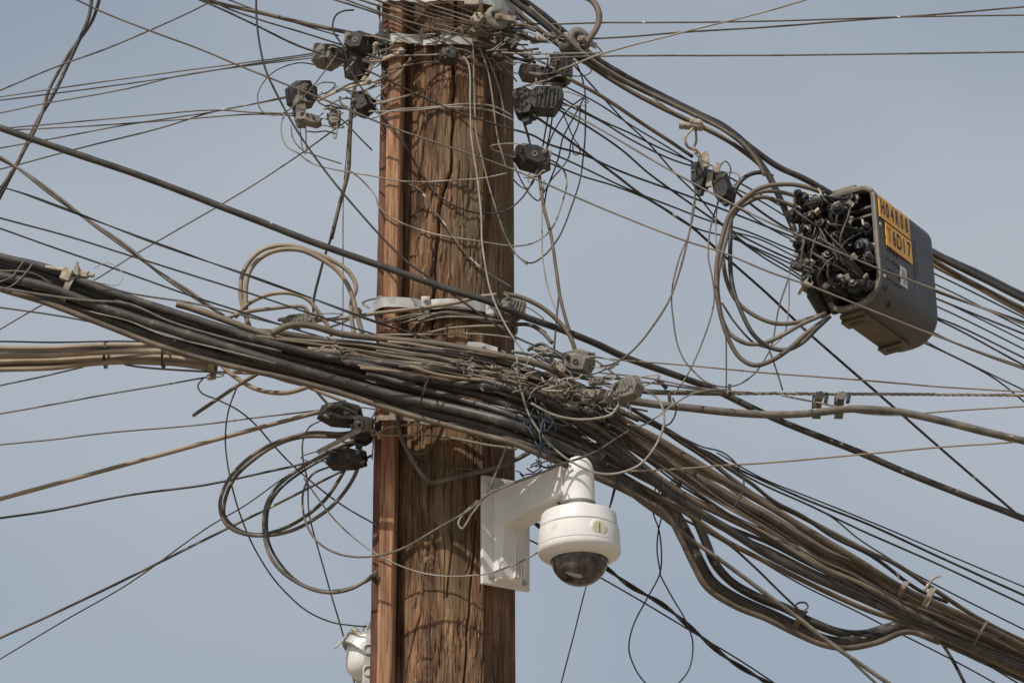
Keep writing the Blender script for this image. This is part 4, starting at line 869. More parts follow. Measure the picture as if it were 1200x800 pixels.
# ------------------------------------------------------------------ clamps and insulators
def frame(yaw=0, pitch=0, roll=0):
    """roll clockwise in the picture, yaw about the vertical, pitch towards the viewer (degrees)"""
    return Matrix.Rotation(R(yaw), 3, 'Z') @ Matrix.Rotation(R(pitch), 3, 'X') @ Matrix.Rotation(R(roll), 3, 'Y')
def tube_obj(name, pts, r, mt, parent=None, sub=6, seg=8, loc=None):
    v, f = sweep(catmull([Vector(p) for p in pts], sub), r, seg)
    return mesh_obj(name, v, f, mt, parent, loc=(0, 0, 0) if parent else loc)
x_big = lambda x, y: x < 470 or (x > 600 and y < 200)
def clamp(px, py, d, w_, h, mt, label, style='wedge', yaw=0, pitch=0, roll=0, t=None, group=None, mirror=False, name='wire_clamp', cat='clamp'):
    """dead-end clamp: tapered plastic shell, eye, bail wire and bolt; w_, h in photo pixels"""
    if name == 'wire_clamp' and x_big(px, py): w_, h = w_ * 1.16, h * 1.16
    W, H = w_ * PX, h * PX; t = t or min(W, H) * 0.75
    root = empty(name, P(px, py, d), label, cat, group, frame(yaw, pitch, roll))
    mm = M[mt]; o2 = M['clampd' if mt == 'clampg' else 'clampg']
    sx = -1 if mirror else 1
    def ol(pts): 
        q = [(x * W * sx, z * H) for x, z in pts]
        return q if sx > 0 else list(reversed(q))
    rgc = random.Random(int(px * 7 + py * 3)); jt = lambda a: a + rgc.uniform(-.05, .05)
    def loft2(pts, scale, y0, y1, shift=(0, 0), bev=.0008):
        """tapered body: outline at the back y1, shrunk outline at the front y0"""
        bm = bmesh.new(); q = ol([(jt(x), jt(z)) for x, z in pts])
        a = [bm.verts.new((x * scale + shift[0] * W, y0, z * scale + shift[1] * H)) for x, z in q]; b = [bm.verts.new((x, y1, z)) for x, z in q]
        n = len(q); fs = [bm.faces.new(a), bm.faces.new(list(reversed(b)))]
        for k in range(n): fs.append(bm.faces.new((a[k], b[k], b[(k + 1) % n], a[(k + 1) % n])))
        bmesh.ops.bevel(bm, geom=list({e for f in fs for e in f.edges}), offset=bev, segments=1, affect='EDGES')
        return bm
    if style == 'wedge':       # faceted housing, open recess with a small pin, side slot
        bm_obj('shell', loft2([(-.5, -.28), (-.22, -.5), (.34, -.46), (.5, -.10), (.42, .42), (-.05, .5), (-.46, .34)], .80, -t * .15, t * .5, (rgc.uniform(-.06, .06), .03)), mm, root)
        bm_obj('cover', loft2([(-.44, -.24), (-.10, -.42), (.30, -.34), (.36, .22), (-.02, .38), (-.40, .26)], .72, -t * .5, -t * .12, (.04 * sx, -.02)), mm, root)
        bm = bmesh.new(); r_ = min(W, H) * .11; q = Matrix.Rotation(math.pi / 2, 3, 'X')
        lathe(bm, [(r_ * .5, 0), (r_, 0), (r_, t * .05), (r_ * .5, t * .05)], 12, M=q, c=(.06 * W * sx, -t * .49, -.02 * H), cap=False)
        bm_obj('eyelet', bm, M['grey' if mt == 'clampd' else 'clampd'], root)
        bm = bmesh.new(); box(bm, (-.30 * W * sx, -t * .22, -.02 * H), (W * .12, t * .3, H * .60), M=Matrix.Rotation(rgc.uniform(-.4, .4), 3, 'Y'), bev=.0006)
        bm_obj('jaw', bm, o2, root)
    elif style == 'ribbed':
        bm_obj('shell', loft2([(-.5, -.30), (-.34, -.5), (.30, -.5), (.5, -.06), (.44, .42), (.34, .5), (-.30, .38), (-.5, .10)], .88, -t * .5, t * .5), mm, root)
        bm = bmesh.new()
        for k in range(6):
            x = (-.28 + .115 * k) * W * sx
            box(bm, (x, -t * .5 - .0005, (.0 + .012 * k) * H), (W * .035, t * .16, H * .62), bev=.0006)
        bm_obj('rib_panel', bm, mm, root)
        bm = bmesh.new(); prism(bm, ol([(-.62, -.12), (-.46, -.18), (-.46, .2), (-.62, .12)]), t * .5, bev=.001); bm_obj('nose', bm, o2, root)
    elif style == 'block':
        bm_obj('shell', loft2([(-.42, .5), (-.5, -.30), (-.2, -.5), (.28, -.5), (.5, -.32), (.42, .44), (.2, .5)], .82, -t * .5, t * .5, (.03, 0)), mm, root)
        bm = bmesh.new()
        for k in range(3): box(bm, (W * (-.20 + .2 * k) * sx, -t * .5, H * .05), (W * .06, t * .10, H * .5), bev=.0005)
        bm_obj('grip_rib', bm, mm, root)
        bm = bmesh.new(); prism(bm, ol([(-.2, -.5), (.2, -.5), (.12, -.66), (-.12, -.66)]), t * .5, bev=.001); bm_obj('cable_boot', bm, M['clampd'], root)
    elif style == 'spool':     # round spool insulator in a bracket
        q = Matrix.Rotation(math.pi / 2, 3, 'X'); r = H * .5
        bm = bmesh.new(); lathe(bm, [(r * .30, -t * .5), (r * .95, -t * .5), (r, -t * .38), (r * .62, -t * .1), (r * .62, t * .1), (r, t * .38), (r * .95, t * .5), (r * .30, t * .5), (r * .3, -t * .5)], 28, M=q, cap=False)
        bm_obj('spool', bm, mm, root, smooth=True)
        bm = bmesh.new(); box(bm, (W * .25 * sx, t * .58, 0), (W * .9, .004, H * .5), bev=.001); box(bm, (W * .25 * sx, -t * .60, -H * .02), (W * .8, .004, H * .22), bev=.001)
        bm_obj('bracket', bm, M['rust'], root)
        bolt(root, (0, -t * .3, 0), r * .22, t * .6, 'rust')
    # bail wire loop and bolt
    tube_obj('bail_wire', [(.30 * W * sx, -t * .5, jt(.2) * H), (.62 * W * sx, -t * .3, jt(.26) * H), (jt(1.15) * W * sx, 0, jt(.1) * H), (jt(1.0) * W * sx, .004, jt(-.05) * H), (.5 * W * sx, t * .2, jt(-.12) * H), (.2 * W * sx, t * .3, -.1 * H)], .0015, M[rgc.choice(['grey', 'light', 'rust'])], root)
    bolt(root, (-.18 * W * sx, -t * .5, .12 * H), min(W, H) * .08, t * .16, 'clampg' if mt == 'clampd' else 'clampd')
    return root
def wraps():
    rq = random.Random(91)
    # binding wire wound round pole top and the mid band, each turn its own bit of wire
    for k in range(9):
        y = rq.choice([30, 36, 44, 70, 76, 118, 344, 366, 372]) + rq.uniform(-3, 3)
        x0, x1 = rq.uniform(440, 500), rq.uniform(560, 606); dy = rq.uniform(-8, 10)
        s = '%.0f,%.0f %.0f,%.0f %.0f,%.0f %.0f,%.0f' % (x0, y + 9, x0 + (x1 - x0) * .33, y, x0 + (x1 - x0) * .66, y + dy * .4, x1, y + dy + 5)
        cable('tie', 'thin binding wire wound across the front of the pole beside a band', rq.choice(['grey', 'brown', 'light', 'dark']), rq.uniform(1.4, 2.6), s, -.18, -.14, group='binding wires wound across the pole beside the bands')
    for k in range(12):
        x, y = rq.uniform(345, 440), rq.uniform(45, 150); L = rq.uniform(20, 55); a = rq.uniform(-.6, .6)
        s = ' '.join('%.0f,%.0f' % (x + L * t * math.cos(a), y + L * t * math.sin(a) + 7 * math.sin(t * 3.1 + k)) for t in (0, .3, .6, 1))
        cable('tie', 'thin wire bent around the clamps left of the pole top', rq.choice(['grey', 'light', 'brown', 'grey']), rq.uniform(1.3, 2.6), s, -.16, -.12, group='thin wires bent around the upper left clamps')
wraps()
GC = 'black and dusty drop wire clamps around the pole'
CL = [
 (388, 66, -.10, 34, 30, 'clampg', 'dusty grey squarish clamp hanging free, upper left of the pole top', 'wedge', 35, 12, 4, {}),
 (420, 50, -.15, 36, 28, 'clampd', 'black clamp leaning beside the pole top, between dusty square clamp and band', 'wedge', -25, 0, 16, {}),
 (418, 74, -.12, 26, 34, 'clampd', 'second black clamp tucked right under the leaning one by the hanging cable', 'block', 20, 10, -18, {}),
 (357, 110, -.08, 32, 30, 'clampd', 'angular dark clamp pointing left, outermost of the clamps left of the pole', 'wedge', 30, 8, -20, {}),
 (352, 129, -.10, 40, 12, 'clampg', 'slim dusty clamp lying flat directly above the lower flat one', 'block', 15, 0, 84, {}),
 (364, 140, -.12, 30, 14, 'clampg', 'dusty clamp lying flat, left half of the lowest pair left of the pole', 'wedge', 20, 0, 8, {}),
 (392, 137, -.12, 20, 12, 'clampg', 'small slotted dusty clamp, right half of the lowest pair left of the pole', 'block', 0, 0, 90, {}),
 (424, 121, -.13, 24, 28, 'clampd', 'black clamp close to the batten edge, behind the hanging grey cable', 'wedge', -15, 5, -28, {}),
 (449, 44, -.17, 22, 13, 'clampd', 'small oblong black clamp on the band end at the batten top', 'block', 0, 0, 90, {}),
 (527, 64, -.20, 24, 22, 'clampd', 'black hexagonal clamp with an eye hanging under the upper band on the pole', 'wedge', 12, 0, 0, {}),
 (580, 24, -.20, 32, 30, 'clampg', 'grey spool insulator at the pole top where the wire sheaf ends', 'spool', 20, 0, 0, {}),
 (560, 22, -.22, 16, 18, 'rust', 'pale metal wire grip left of the grey spool insulator', 'wedge', 0, 0, 30, {}),
 (673, 50, -.10, 30, 28, 'clampg', 'grey spool insulator out in the sky beside the curling olive cable', 'spool', 35, 0, 10, {}),
 (656, 80, -.10, 28, 34, 'clampd', 'black block clamp right below the outer spool insulator', 'block', 10, 0, 5, {}),
 (627, 85, -.13, 34, 20, 'clampg', 'dusty grey clamp lying level beside the black block clamp', 'wedge', 10, 0, 6, {'mirror': True}),
 (640, 118, -.13, 36, 30, 'clampd', 'dark ribbed clamp under the dusty one, wires fanning from it', 'ribbed', 0, 0, 4, {}),
 (614, 121, -.12, 26, 34, 'clampd', 'black clamp against the pole edge, left of the dark ribbed one', 'block', -20, 0, -10, {}),
 (626, 184, -.11, 40, 28, 'clampd', 'lone small black clamp with a bright eye, lower right of the pole top', 'wedge', 15, 0, 6, {'mirror': True}),
 (600, 362, -.19, 34, 26, 'clampg', 'dusty ribbed clamp on the right end of the mid band', 'ribbed', 10, 0, 20, {}),
 (676, 424, -.32, 42, 30, 'clampg', 'dusty grey clamp on top of the tangle right of the pole', 'wedge', -20, 10, 12, {}),
 (733, 456, -.36, 38, 24, 'clampg', 'dusty ribbed clamp at the right tip of the tangle', 'ribbed', -25, 0, -12, {'mirror': False}),
 (643, 470, -.34, 30, 18, 'clampg', 'dusty slotted clamp half buried in the middle of the tangle', 'wedge', 10, 0, -8, {}),
 (685, 462, -.34, 40, 16, 'clampg', 'long dusty clamp lying level in the tangle, left of the ribbed tip', 'wedge', 0, 0, 4, {}),
 (712, 478, -.30, 22, 34, 'clampd', 'black block clamp under the ribbed tip of the tangle', 'block', 0, 0, 0, {}),
 (402, 484, -.13, 50, 26, 'clampd', 'large black clamp under the bundle where the thick tan wire ends', 'wedge', 10, 0, 4, {}),
 (408, 536, -.13, 42, 22, 'clampd', 'lower black clamp with a shiny eye, below the large one beside the batten', 'wedge', 15, 0, -6, {'mirror': True}),
 (424, 503, -.14, 22, 30, 'clampd', 'upright dark clamp between the two black clamps beside the batten', 'block', 0, 0, 10, {}),
 (352, 373, -.20, 42, 12, 'clampg', 'dusty flat toothed clip inside the tan loops', 'ribbed', 0, 0, -4, {'name': 'wire_clip', 'cat': 'clip'}),
 (248, 441, -.06, 12, 8, 'rust', 'small tan clip ending a thin wire under the strapped cables', 'wedge', 0, 0, -5, {'name': 'wire_clip', 'cat': 'clip'}),
 (819, 206, -.04, 20, 38, 'clampd', 'left one of two black wedge clamps hanging from the hook below the heavy cables', 'block', -30, 0, -4, {'name': 'wedge_clamp', 't': .03}),
 (845, 218, -.05, 22, 40, 'clampd', 'right one of two black wedge clamps hanging from the hook below the heavy cables', 'block', -30, 0, -14, {'name': 'wedge_clamp', 't': .03}),
 (935, 312, -.20, 16, 10, 'clampd', 'tiny black cable end plug left of the splice closure', 'wedge', 0, 0, 20, {'name': 'end_plug', 'cat': 'plug'}),
]
for (x, y, d, w_, h, mt, lab, st, yaw, pit, rol, kw) in CL:
    clamp(x, y, d, w_, h, mt, lab, st, yaw, pit, rol, group=GC if kw.get('name') is None else None, **kw)

# rusty brackets holding the clamps beside the batten
def bracket(pts, w_, mt, label, name='clamp_bracket', cat='bracket'):
    p3 = [P(*q) for q in pts]; c = p3[0]
    root = empty(name, c, label, cat)
    v, f = sweep(catmull(p3, 5), w_ * PX / 2, 6, flat=.5); mesh_obj('arm', [q - c for q in v], f, M[mt], root, smooth=False, loc=(0, 0, 0))
    bolt(root, p3[-1] - c + Vector((0, -.004, 0)), .007, .02, mt)
    return root
bracket([(425, 70, -.14), (436, 72, -.15), (448, 69, -.17), (470, 62, -.17)], 6, 'rust', 'rusty bracket joining the upper band to the clamps left of the pole')
bracket([(423, 98, -.13), (432, 84, -.14), (437, 70, -.15), (441, 55, -.16)], 7, 'rust', 'twisted stack of tie irons hanging left of the batten top')
bracket([(372, 118, -.10), (392, 108, -.12), (412, 101, -.13), (432, 97, -.15)], 5, 'rust', 'knobbly pale iron strut running from the angular clamp to the batten')
bracket([(424, 518, -.14), (430, 500, -.15), (440, 482, -.16), (446, 470, -.17)], 5, 'light', 'pale iron strut holding the black clamps beside the batten under the bundle')
bracket([(372, 530, -.16), (395, 518, -.17), (415, 507, -.18), (432, 498, -.18)], 6, 'rust', 'dusty strap of wires crossing the black clamps left of the batten')
bracket([(436, 538, -.14), (437, 525, -.15), (438, 508, -.15)], 3.5, 'rust', 'thin upright iron pin beside the batten under the clamps')
bracket([(433, 361, -.12), (425, 355, -.12), (440, 350, -.13), (446, 352, -.14)], 3, 'light', 'small bright wire hook at the left end of the mid band')
bracket([(385, 384, -.16), (399, 379, -.17), (412, 372, -.17), (420, 366, -.16)], 3, 'light', 'bright bent wire end above the tan loops')

# hook below the heavy cables at the right
hk = empty('cable_hook', P(810, 148, -.08), 'pale rusted hook and link chain clipped under the heavy cables', 'hook')
def rel(root, pts): return [P(*q) - root.location for q in pts]
bm = bmesh.new(); box(bm, (0, 0, 0), (.058, .03, .011), M=Matrix.Rotation(R(6), 3, 'Y'), bev=.004); box(bm, (.012, 0, .010), (.03, .02, .012), M=Matrix.Rotation(R(6), 3, 'Y'), bev=.003); bm_obj('saddle', bm, M['rust'], hk)
tube_obj('link', rel(hk, [(812, 150, -.09), (803, 162, -.1), (806, 172, -.1), (818, 178, -.09), (820, 192, -.08)]), .0034, M['rust'], hk)
tube_obj('link', rel(hk, [(815, 150, -.07), (816, 165, -.07), (813, 176, -.08), (820, 186, -.09), (824, 200, -.08)]), .003, M['rust'], hk)
bm = bmesh.new(); prism(bm, [(-.008, -.02), (.008, -.02), (.011, .012), (.004, .022), (-.008, .016)], .012, bev=.002); bm_obj('link_plate', bm, M['rust'], hk, loc=P(826, 187, -.08) - hk.location, rot=(0, R(-8), 0))
bm = bmesh.new(); prism(bm, [(-.007, -.02), (.007, -.02), (.009, .016), (-.004, .02)], .01, bev=.002); bm_obj('link_plate', bm, M['rust'], hk, loc=P(831, 210, -.06) - hk.location, rot=(0, R(5), 0))
bm = bmesh.new(); prism(bm, [(-.007, -.014), (.009, -.012), (.007, .012), (-.008, .012)], .012, bev=.002); bm_obj('link_plate', bm, M['rust'], hk, loc=P(840, 197, -.06) - hk.location, rot=(0, R(25), 0))
tube_obj('hook_wire', rel(hk, [(845, 193, -.08), (850, 189, -.08), (856, 196, -.08), (855, 206, -.08)]), .0016, M['dark'], hk)

# bolted clip at the left of the main bundle
bc = empty('bundle_clip', P(82, 335, -.4), 'rusty bolted clip with a pale band biting the main bundle near the left edge', 'clip')
def band_round(name, root, x, y, d, rx, ry, wd, mt, tilt, th=.0016):
    """flat band looped round a bundle: ellipse across the bundle (rx px in picture across, ry metres deep)"""
    ax = Vector((math.cos(R(tilt)), 0, -math.sin(R(tilt)))); nx = Vector((math.sin(R(tilt)), 0, math.cos(R(tilt))))
    v, f = [], []; N = 36
    c0 = P(x, y, d) - (root.location if root else Vector())
    for i in range(N):
        a = 2 * math.pi * i / N
        e = nx * (math.cos(a) * rx * PX) + Vector((0, 1, 0)) * (math.sin(a) * ry)
        u = (nx * math.cos(a) + Vector((0, 1, 0)) * math.sin(a)).normalized()
        for (o_, s_) in ((0, -1), (th, -1), (th, 1), (0, 1)): v.append(c0 + e + u * o_ + ax * (s_ * wd * PX / 2))
    for i in range(N):
        for k in range(4):
            a = i * 4 + k; b = i * 4 + (k + 1) % 4; n_ = ((i + 1) % N) * 4
            f.append((a, n_ + k, n_ + (k + 1) % 4, b))
    return v, f
v, f = band_round('band', bc, 82, 343, -.33, 20, .055, 7, 'rust', 22); mesh_obj('band', v, f, M['light'], bc, smooth=False, loc=(0, 0, 0))
bm = bmesh.new(); box(bm, (0, 0, 0), (.022, .02, .03), M=Matrix.Rotation(R(20), 3, 'Y'), bev=.002); bm_obj('jaw', bm, M['rust'], bc, loc=P(78, 322, -.38) - bc.location)
bm = bmesh.new(); box(bm, (0, 0, 0), (.05, .012, .007), M=Matrix.Rotation(R(10), 3, 'Y'), bev=.002); bm_obj('plate', bm, M['rust'], bc, loc=P(66, 315, -.38) - bc.location)
bolt(bc, P(86, 320, -.36) - bc.location, .009, .05, 'rust', ax=(1, -.2, -.2))
bolt(bc, P(90, 325, -.37) - bc.location, .006, .036, 'rust', ax=(0, -.1, 1))
tube_obj('loose_wire', rel(bc, [(97, 327, -.38), (120, 332, -.38), (138, 334, -.37), (144, 325, -.37), (140, 315, -.36), (126, 308, -.36), (110, 314, -.37)]), .0009, M['light'], bc)

# cable ties
def tie(x, y, d, rx, ry, wd, tilt, mt, label, tail=None, name='cable_tie'):
    root = empty(name, P(x, y, d), label, 'cable tie')
    v, f = band_round('loop', root, x, y, d, rx, ry, wd, mt, tilt); mesh_obj('loop', v, f, M[mt], root, smooth=False, loc=(0, 0, 0))
    bm = bmesh.new(); box(bm, (0, 0, 0), (wd * PX * 1.3, .006, .006), bev=.001); bm_obj('tie_head', bm, M[mt], root, loc=Vector((math.sin(R(tilt)) * rx * PX, -.004, math.cos(R(tilt)) * rx * PX)))
    if tail:
        v, f = sweep(catmull([q for q in rel(root, tail)], 6), .0035, 6, flat=.35); mesh_obj('tail', v, f, M[mt], root, loc=(0, 0, 0))
    return root
tie(124, 416, .01, 14.5, .042, 3.0, 2, 'clampd', 'dark tie round the strapped tan cables, left one of two')
tie(192, 416, -.04, 14, .042, 3.0, 4, 'clampd', 'dark tie round the strapped tan cables, right one of two')
tie(250, 424, -.07, 12, .045, 7, 8, 'tan', 'wide tan strap gathering the end of the strapped cables')
tie(484, 447, -.30, 8, .03, 8.5, 14, 'grey', 'wide dusty collar on an upper black cable in front of the pole')
tie(587, 487, -.32, 7.5, .025, 3, 16, 'grey', 'narrow dusty tie on the black cables at the right edge of the pole')
tie(498, 466, -.34, 20, .07, 1.8, 16, 'dark', 'thin dark tie looped wide round the black cables over the pole')
tie(785, 577, .0, 17, .06, 8, 40, 'grey', 'wide grey band round the black cables below the bundle right of the camera', name='cable_tie')
tie(936, 728, .1, 13, .035, 7, 28, 'brown', 'curly ended tan tie on the deep sagging black loop', tail=[(938, 716, .06), (932, 710, .05), (936, 706, .05), (944, 706, .05), (947, 711, .05), (943, 714, .05)])
tie(1058, 690, .03, 8, .03, 5, 30, 'rust', 'rusty tie with a stub on top of the brown bundle, left of the two', tail=[(1054, 679, -.03), (1052, 673, -.03), (1050, 671, -.03)])
tie(1088, 700, .03, 11, .035, 6, 30, 'rust', 'rusty tie with a hooked tail standing up from the brown bundle', tail=[(1083, 692, -.06), (1088, 684, -.06), (1094, 677, -.06), (1102, 674, -.06)])
tie(1148, 744, .17, 15.5, .06, 3, 31, 'grey', 'thin grey tie slanting across the brown bundle near the right edge')
tie(703, 541, -.22, 14, .05, 9, 34, 'grey', 'dusty sleeve band on black cables just above the white camera neck')
tie(855, 458, -.01, 6, .012, 3, 2, 'clampd', 'small black knot of wire on the level steel strand')

# saddle clips on messenger
for (x, lab) in ((959, 'left one of two dusty saddle clips tying the fat hose to the steel strand'), (985, 'right one of two dusty saddle clips tying the fat hose to the steel strand')):
    root = empty('saddle_clip', P(x, 470, .0), lab, 'clip')
    v, f = band_round('strap', root, x - 2, 476, .02, 13.5, .032, 9.5, 'grey', 2, th=.002); mesh_obj('strap', v, f, M['boxrim'], root, smooth=False, loc=(0, 0, 0))
    bm = bmesh.new(); prism(bm, [(-.011, -.008), (.006, -.010), (.012, .004), (.006, .011), (-.008, .009)], .024, bev=.001); bm_obj('jaw', bm, M['boxrim'], root, loc=P(x + 1, 465, -.03) - root.location)
    bm = bmesh.new(); prism(bm, [(-.004, -.012), (.005, -.012), (.009, .008), (.0, .013)], .02, bev=.002); bm_obj('jaw_liner', bm, M['clampd'], root, loc=P(x + 8, 466, -.035) - root.location)

# ------------------------------------------------------------------ wall-bracket camera
PH = R(35); DW = Vector((math.cos(PH), math.sin(PH), 0)); DN = Vector((math.sin(PH), -math.cos(PH), 0)); DZ = Vector((0, 0, 1))
MB = Matrix((DW, -DN, DZ)).transposed()      # local x = along the plate, local -y = out of the pole, z up
pc = P(592, 625, -.118)
cr = empty('security_camera', pc, 'white dome security camera on a swan-neck bracket fixed to the right of the pole', 'camera', None, MB)
bm = bmesh.new()
prism(bm, [(-.066, -.128), (.066, -.128), (.066, .128), (-.066, .128)], .010, bev=.003)
bm_obj('wall_plate', bm, M['white'], cr)
for (x, z) in ((-.045, .105), (-.045, -.108), (.05, -.108), (.05, .105)): bolt(cr, Vector((x, -.004, z)), .0065, .008, 'steel')
bm = bmesh.new(); box(bm, (-.02, .032, .0), (.05, .05, .16), bev=.003); bm_obj('standoff', bm, M['steel'], cr)
# raised housing with ribs below the arm, tapering out to the arm
bm = bmesh.new()
def hexa(bm, q):
    v = [bm.verts.new(p) for p in q]
    for f_ in ((0, 1, 2, 3), (7, 6, 5, 4), (0, 4, 5, 1), (1, 5, 6, 2), (2, 6, 7, 3), (3, 7, 4, 0)): bm.faces.new([v[k] for k in f_])
    return v
def hexa_bev(bm, q, b):
    v = hexa(bm, q); es = list({e for k in v for e in k.link_edges}); bmesh.ops.bevel(bm, geom=es, offset=b, segments=3, affect='EDGES', profile=.6)
hexa_bev(bm, [(-.036, -.004, -.122), (.040, -.004, -.122), (.040, -.004, .100), (-.036, -.004, .100), (-.028, -.026, -.115), (.030, -.026, -.115), (.030, -.040, .095), (-.028, -.040, .095)], .003)
bm_obj('housing', bm, M['white'], cr)
for k in range(4):
    bm = bmesh.new(); hexa_bev(bm, [(x, y, z) for (x, y, z) in ((-.002, 0, -.112), (.002, 0, -.112), (.002, 0, .02), (-.002, 0, .02), (-.002, -.010, -.108), (.002, -.010, -.108), (.002, -.010, .02), (-.002, -.010, .02))], .0008)
    bm_obj('rib', bm, M['white'], cr, loc=(.006 + k * .008, -.024, 0))
# arm: rectangular, tapering, rising slightly, ending in the neck elbow
AL = .262
bm = bmesh.new()
hexa_bev(bm, [(-.034, -.02, .005), (.034, -.02, .005), (.034, -.02, .102), (-.034, -.02, .102), (-.030, -AL, .032), (.030, -AL, .032), (.030, -AL, .098), (-.030, -AL, .098)], .005)
bm_obj('arm', bm, M['white'], cr)
ax = Vector((0.010, -AL - .010, 0))
bm = bmesh.new()
lathe(bm, [(.0001, .118), (.012, .117), (.022, .112), (.030, .102), (.0345, .088), (.0355, .07), (.0365, .01), (.0365, .004)], 40, c=ax)
bm_obj('neck', bm, M['white'], cr, smooth=True)
TL = Matrix.Rotation(R(-4), 3, 'X') @ Matrix.Rotation(R(2), 3, 'Y')
def lt(name, prof, mt, par=cr, cap=True, seg=64):
    bm = bmesh.new(); lathe(bm, prof, seg, M=TL, c=ax, cap=cap); o = bm_obj(name, bm, M[mt], par, smooth=True)
    m_ = o.modifiers.new('edge', 'EDGE_SPLIT'); m_.split_angle = R(32); return o
lt('neck_ring', [(.030, .010), (.0395, .009), (.0395, .003), (.030, .001)], 'grey' if False else 'boxrim')
# pixel heights below the neck: 1 px on the axis = PX / cos(ELEV)
k_ = PX / math.cos(ELEV)
lt('upper_shell', [(.0283, .004), (.0378, .001), (.0548, -.008), (.0756, -.0165), (.0817, -.0185), (.0841, -.021), (.0874, -.050), (.0865, -.0515), (.0283, -.052)], 'white')
lt('lower_shell', [(.0283, -.0540), (.0874, -.0540), (.0902, -.0555), (.0921, -.094), (.0917, -.096), (.0898, -.0965), (.0898, -.0985), (.0926, -.099), (.0928, -.106), (.0893, -.113), (.0756, -.1225), (.0676, -.1265), (.0647, -.1265), (.0647, -.12)], 'white')
dome = [(.0628 * math.cos(a), -.124 - .0585 * math.sin(a)) for a in [k * math.pi / 2 / 14 for k in range(14)]] + [(.0005, -.1825)]
lt('dome', dome, 'glass', cap=False)
# things behind the smoked dome
lt('dome_base', [(.0001, -.1235), (.062, -.1235), (.062, -.1225), (.0001, -.1225)], 'clampd')
bm = bmesh.new(); box(bm, Vector(ax) + TL @ Vector((0, 0, -.137)), (.075, .05, .026), bev=.006); box(bm, Vector(ax) + TL @ Vector((.0, -.02, -.146)), (.05, .03, .024), bev=.004)
bm_obj('lens_carriage', bm, M['clampd'], cr)
bm = bmesh.new(); lathe(bm, [(.0001, .0), (.012, .0), (.018, .004), (.018, .03), (.0001, .03)], 24, M=Matrix.Rotation(R(60), 3, 'X'), c=Vector(ax) + Vector((.004, -.018, -.158)))
bm_obj('lens', bm, M['clampg'], cr)
# round ivory plug on the side with a slot
u = Vector((math.sin(R(14)), -math.cos(R(14)), 0))       # direction of the plug in world
ul = MB.transposed() @ Vector((math.sin(R(28)), -math.cos(R(28)), 0)); q = Vector((0, 0, 1)).rotation_difference(ul).to_matrix()
pl = Vector(ax) + ul * .0885 + TL @ Vector((0, 0, -.070))
bm = bmesh.new(); lathe(bm, [(.0215, -.006), (.0215, .001), (.0195, .0025), (.0175, .0025)], 40, M=q, c=pl); bm_obj('plug_ring', bm, M['white'], cr, smooth=False)
bm = bmesh.new(); lathe(bm, [(.0172, -.004), (.0172, .0035), (.0155, .0045), (.0001, .0045)], 40, M=q, c=pl); pg = bm_obj('plug', bm, M['ivory'], cr, smooth=False)
bm = bmesh.new(); mq = Matrix((DZ.cross(ul), -ul, DZ)).transposed() if False else Matrix((ul.cross(DZ), ul, DZ)).transposed()
box(bm, pl + ul * .0048, (.0022, .0016, .022), M=mq); bm_obj('slot', bm, M['grey'], pg)
v, f = sweep(catmull([Vector((.0, -.2, .03)), Vector((.004, -.235, .004)), Vector((.0, -.25, -.006)), Vector((.0, -.262, -.002))], 6), .003, 8)
mesh_obj('lanyard', v, f, M['grey'], cr, loc=(0, 0, 0))

# ------------------------------------------------------------------ second white fixture at the lower left of the pole
fl = empty("pole_lamp", P(426, 768, -.04), 'second white round fixture peeking out behind the batten at the bottom', 'lamp', None, frame(yaw=-62))
bm = bmesh.new(); q = Matrix.Rotation(math.pi / 2 + R(-8), 3, 'X')
lathe(bm, [(.0001, .036), (.018, .035), (.034, .031), (.047, .022), (.054, .010), (.057, -.002), (.059, -.005), (.059, -.014), (.055, -.018), (.0001, -.018)], 48, M=q, c=(.0, .0, .0))
o = bm_obj('shell', bm, M['white'], fl, smooth=True); m_ = o.modifiers.new('e', 'EDGE_SPLIT'); m_.split_angle = R(30)
bm = bmesh.new(); lathe(bm, [(.060, -.006), (.0635, -.004), (.0635, -.020), (.060, -.022)], 48, M=q, cap=False); bm_obj('rim', bm, M['ivory'], fl, smooth=True)
bm = bmesh.new(); box(bm, (.0, .026, .01), (.10, .012, .15), bev=.004); box(bm, (.0, .045, .045), (.09, .03, .02), M=Matrix.Rotation(R(25), 3, 'X'), bev=.003); bm_obj('back_plate', bm, M['steel'], fl)
bm = bmesh.new(); box(bm, (0, -.022, .052), (.018, .022, .016), M=Matrix.Rotation(R(-35), 3, 'X'), bev=.004); bm_obj('knuckle', bm, M['ivory'], fl)
bm = bmesh.new(); box(bm, (0, -.055, .030), (.016, .004, .05), M=Matrix.Rotation(R(-40), 3, 'X'), bev=.001); bm_obj('latch', bm, M['steel'], fl)
bm = bmesh.new(); lathe(bm, [(.0585, -.010), (.0610, -.010), (.0610, .010), (.0585, .010)], 40, M=Matrix.Rotation(R(-38), 3, 'X') @ Matrix.Rotation(R(12), 3, 'Y'), c=(0, .004, 0), cap=False); bm_obj('clamp_band', bm, M['steel'], fl)
fi = frame(yaw=-62).transposed()
bm = bmesh.new(); box(bm, (0, 0, 0), (.020, .03, .125), M=fi @ Matrix.Rotation(R(4), 3, 'Y'), c=None) if False else box(bm, (0, 0, 0), (.020, .03, .125), M=fi @ Matrix.Rotation(R(4), 3, 'Y'), bev=0)
for z in (-.03, .02): lathe(bm, [(.013, 0), (.013, .004), (.010, .0045), (.010, .002)], 20, M=fi @ Matrix.Rotation(math.pi / 2, 3, 'X'), c=fi @ Vector((.0, -.015, z)), cap=False)
bm_obj('side_bracket', bm, M['steel'], fl, loc=fi @ (P(432, 772, -.10) - fl.location))

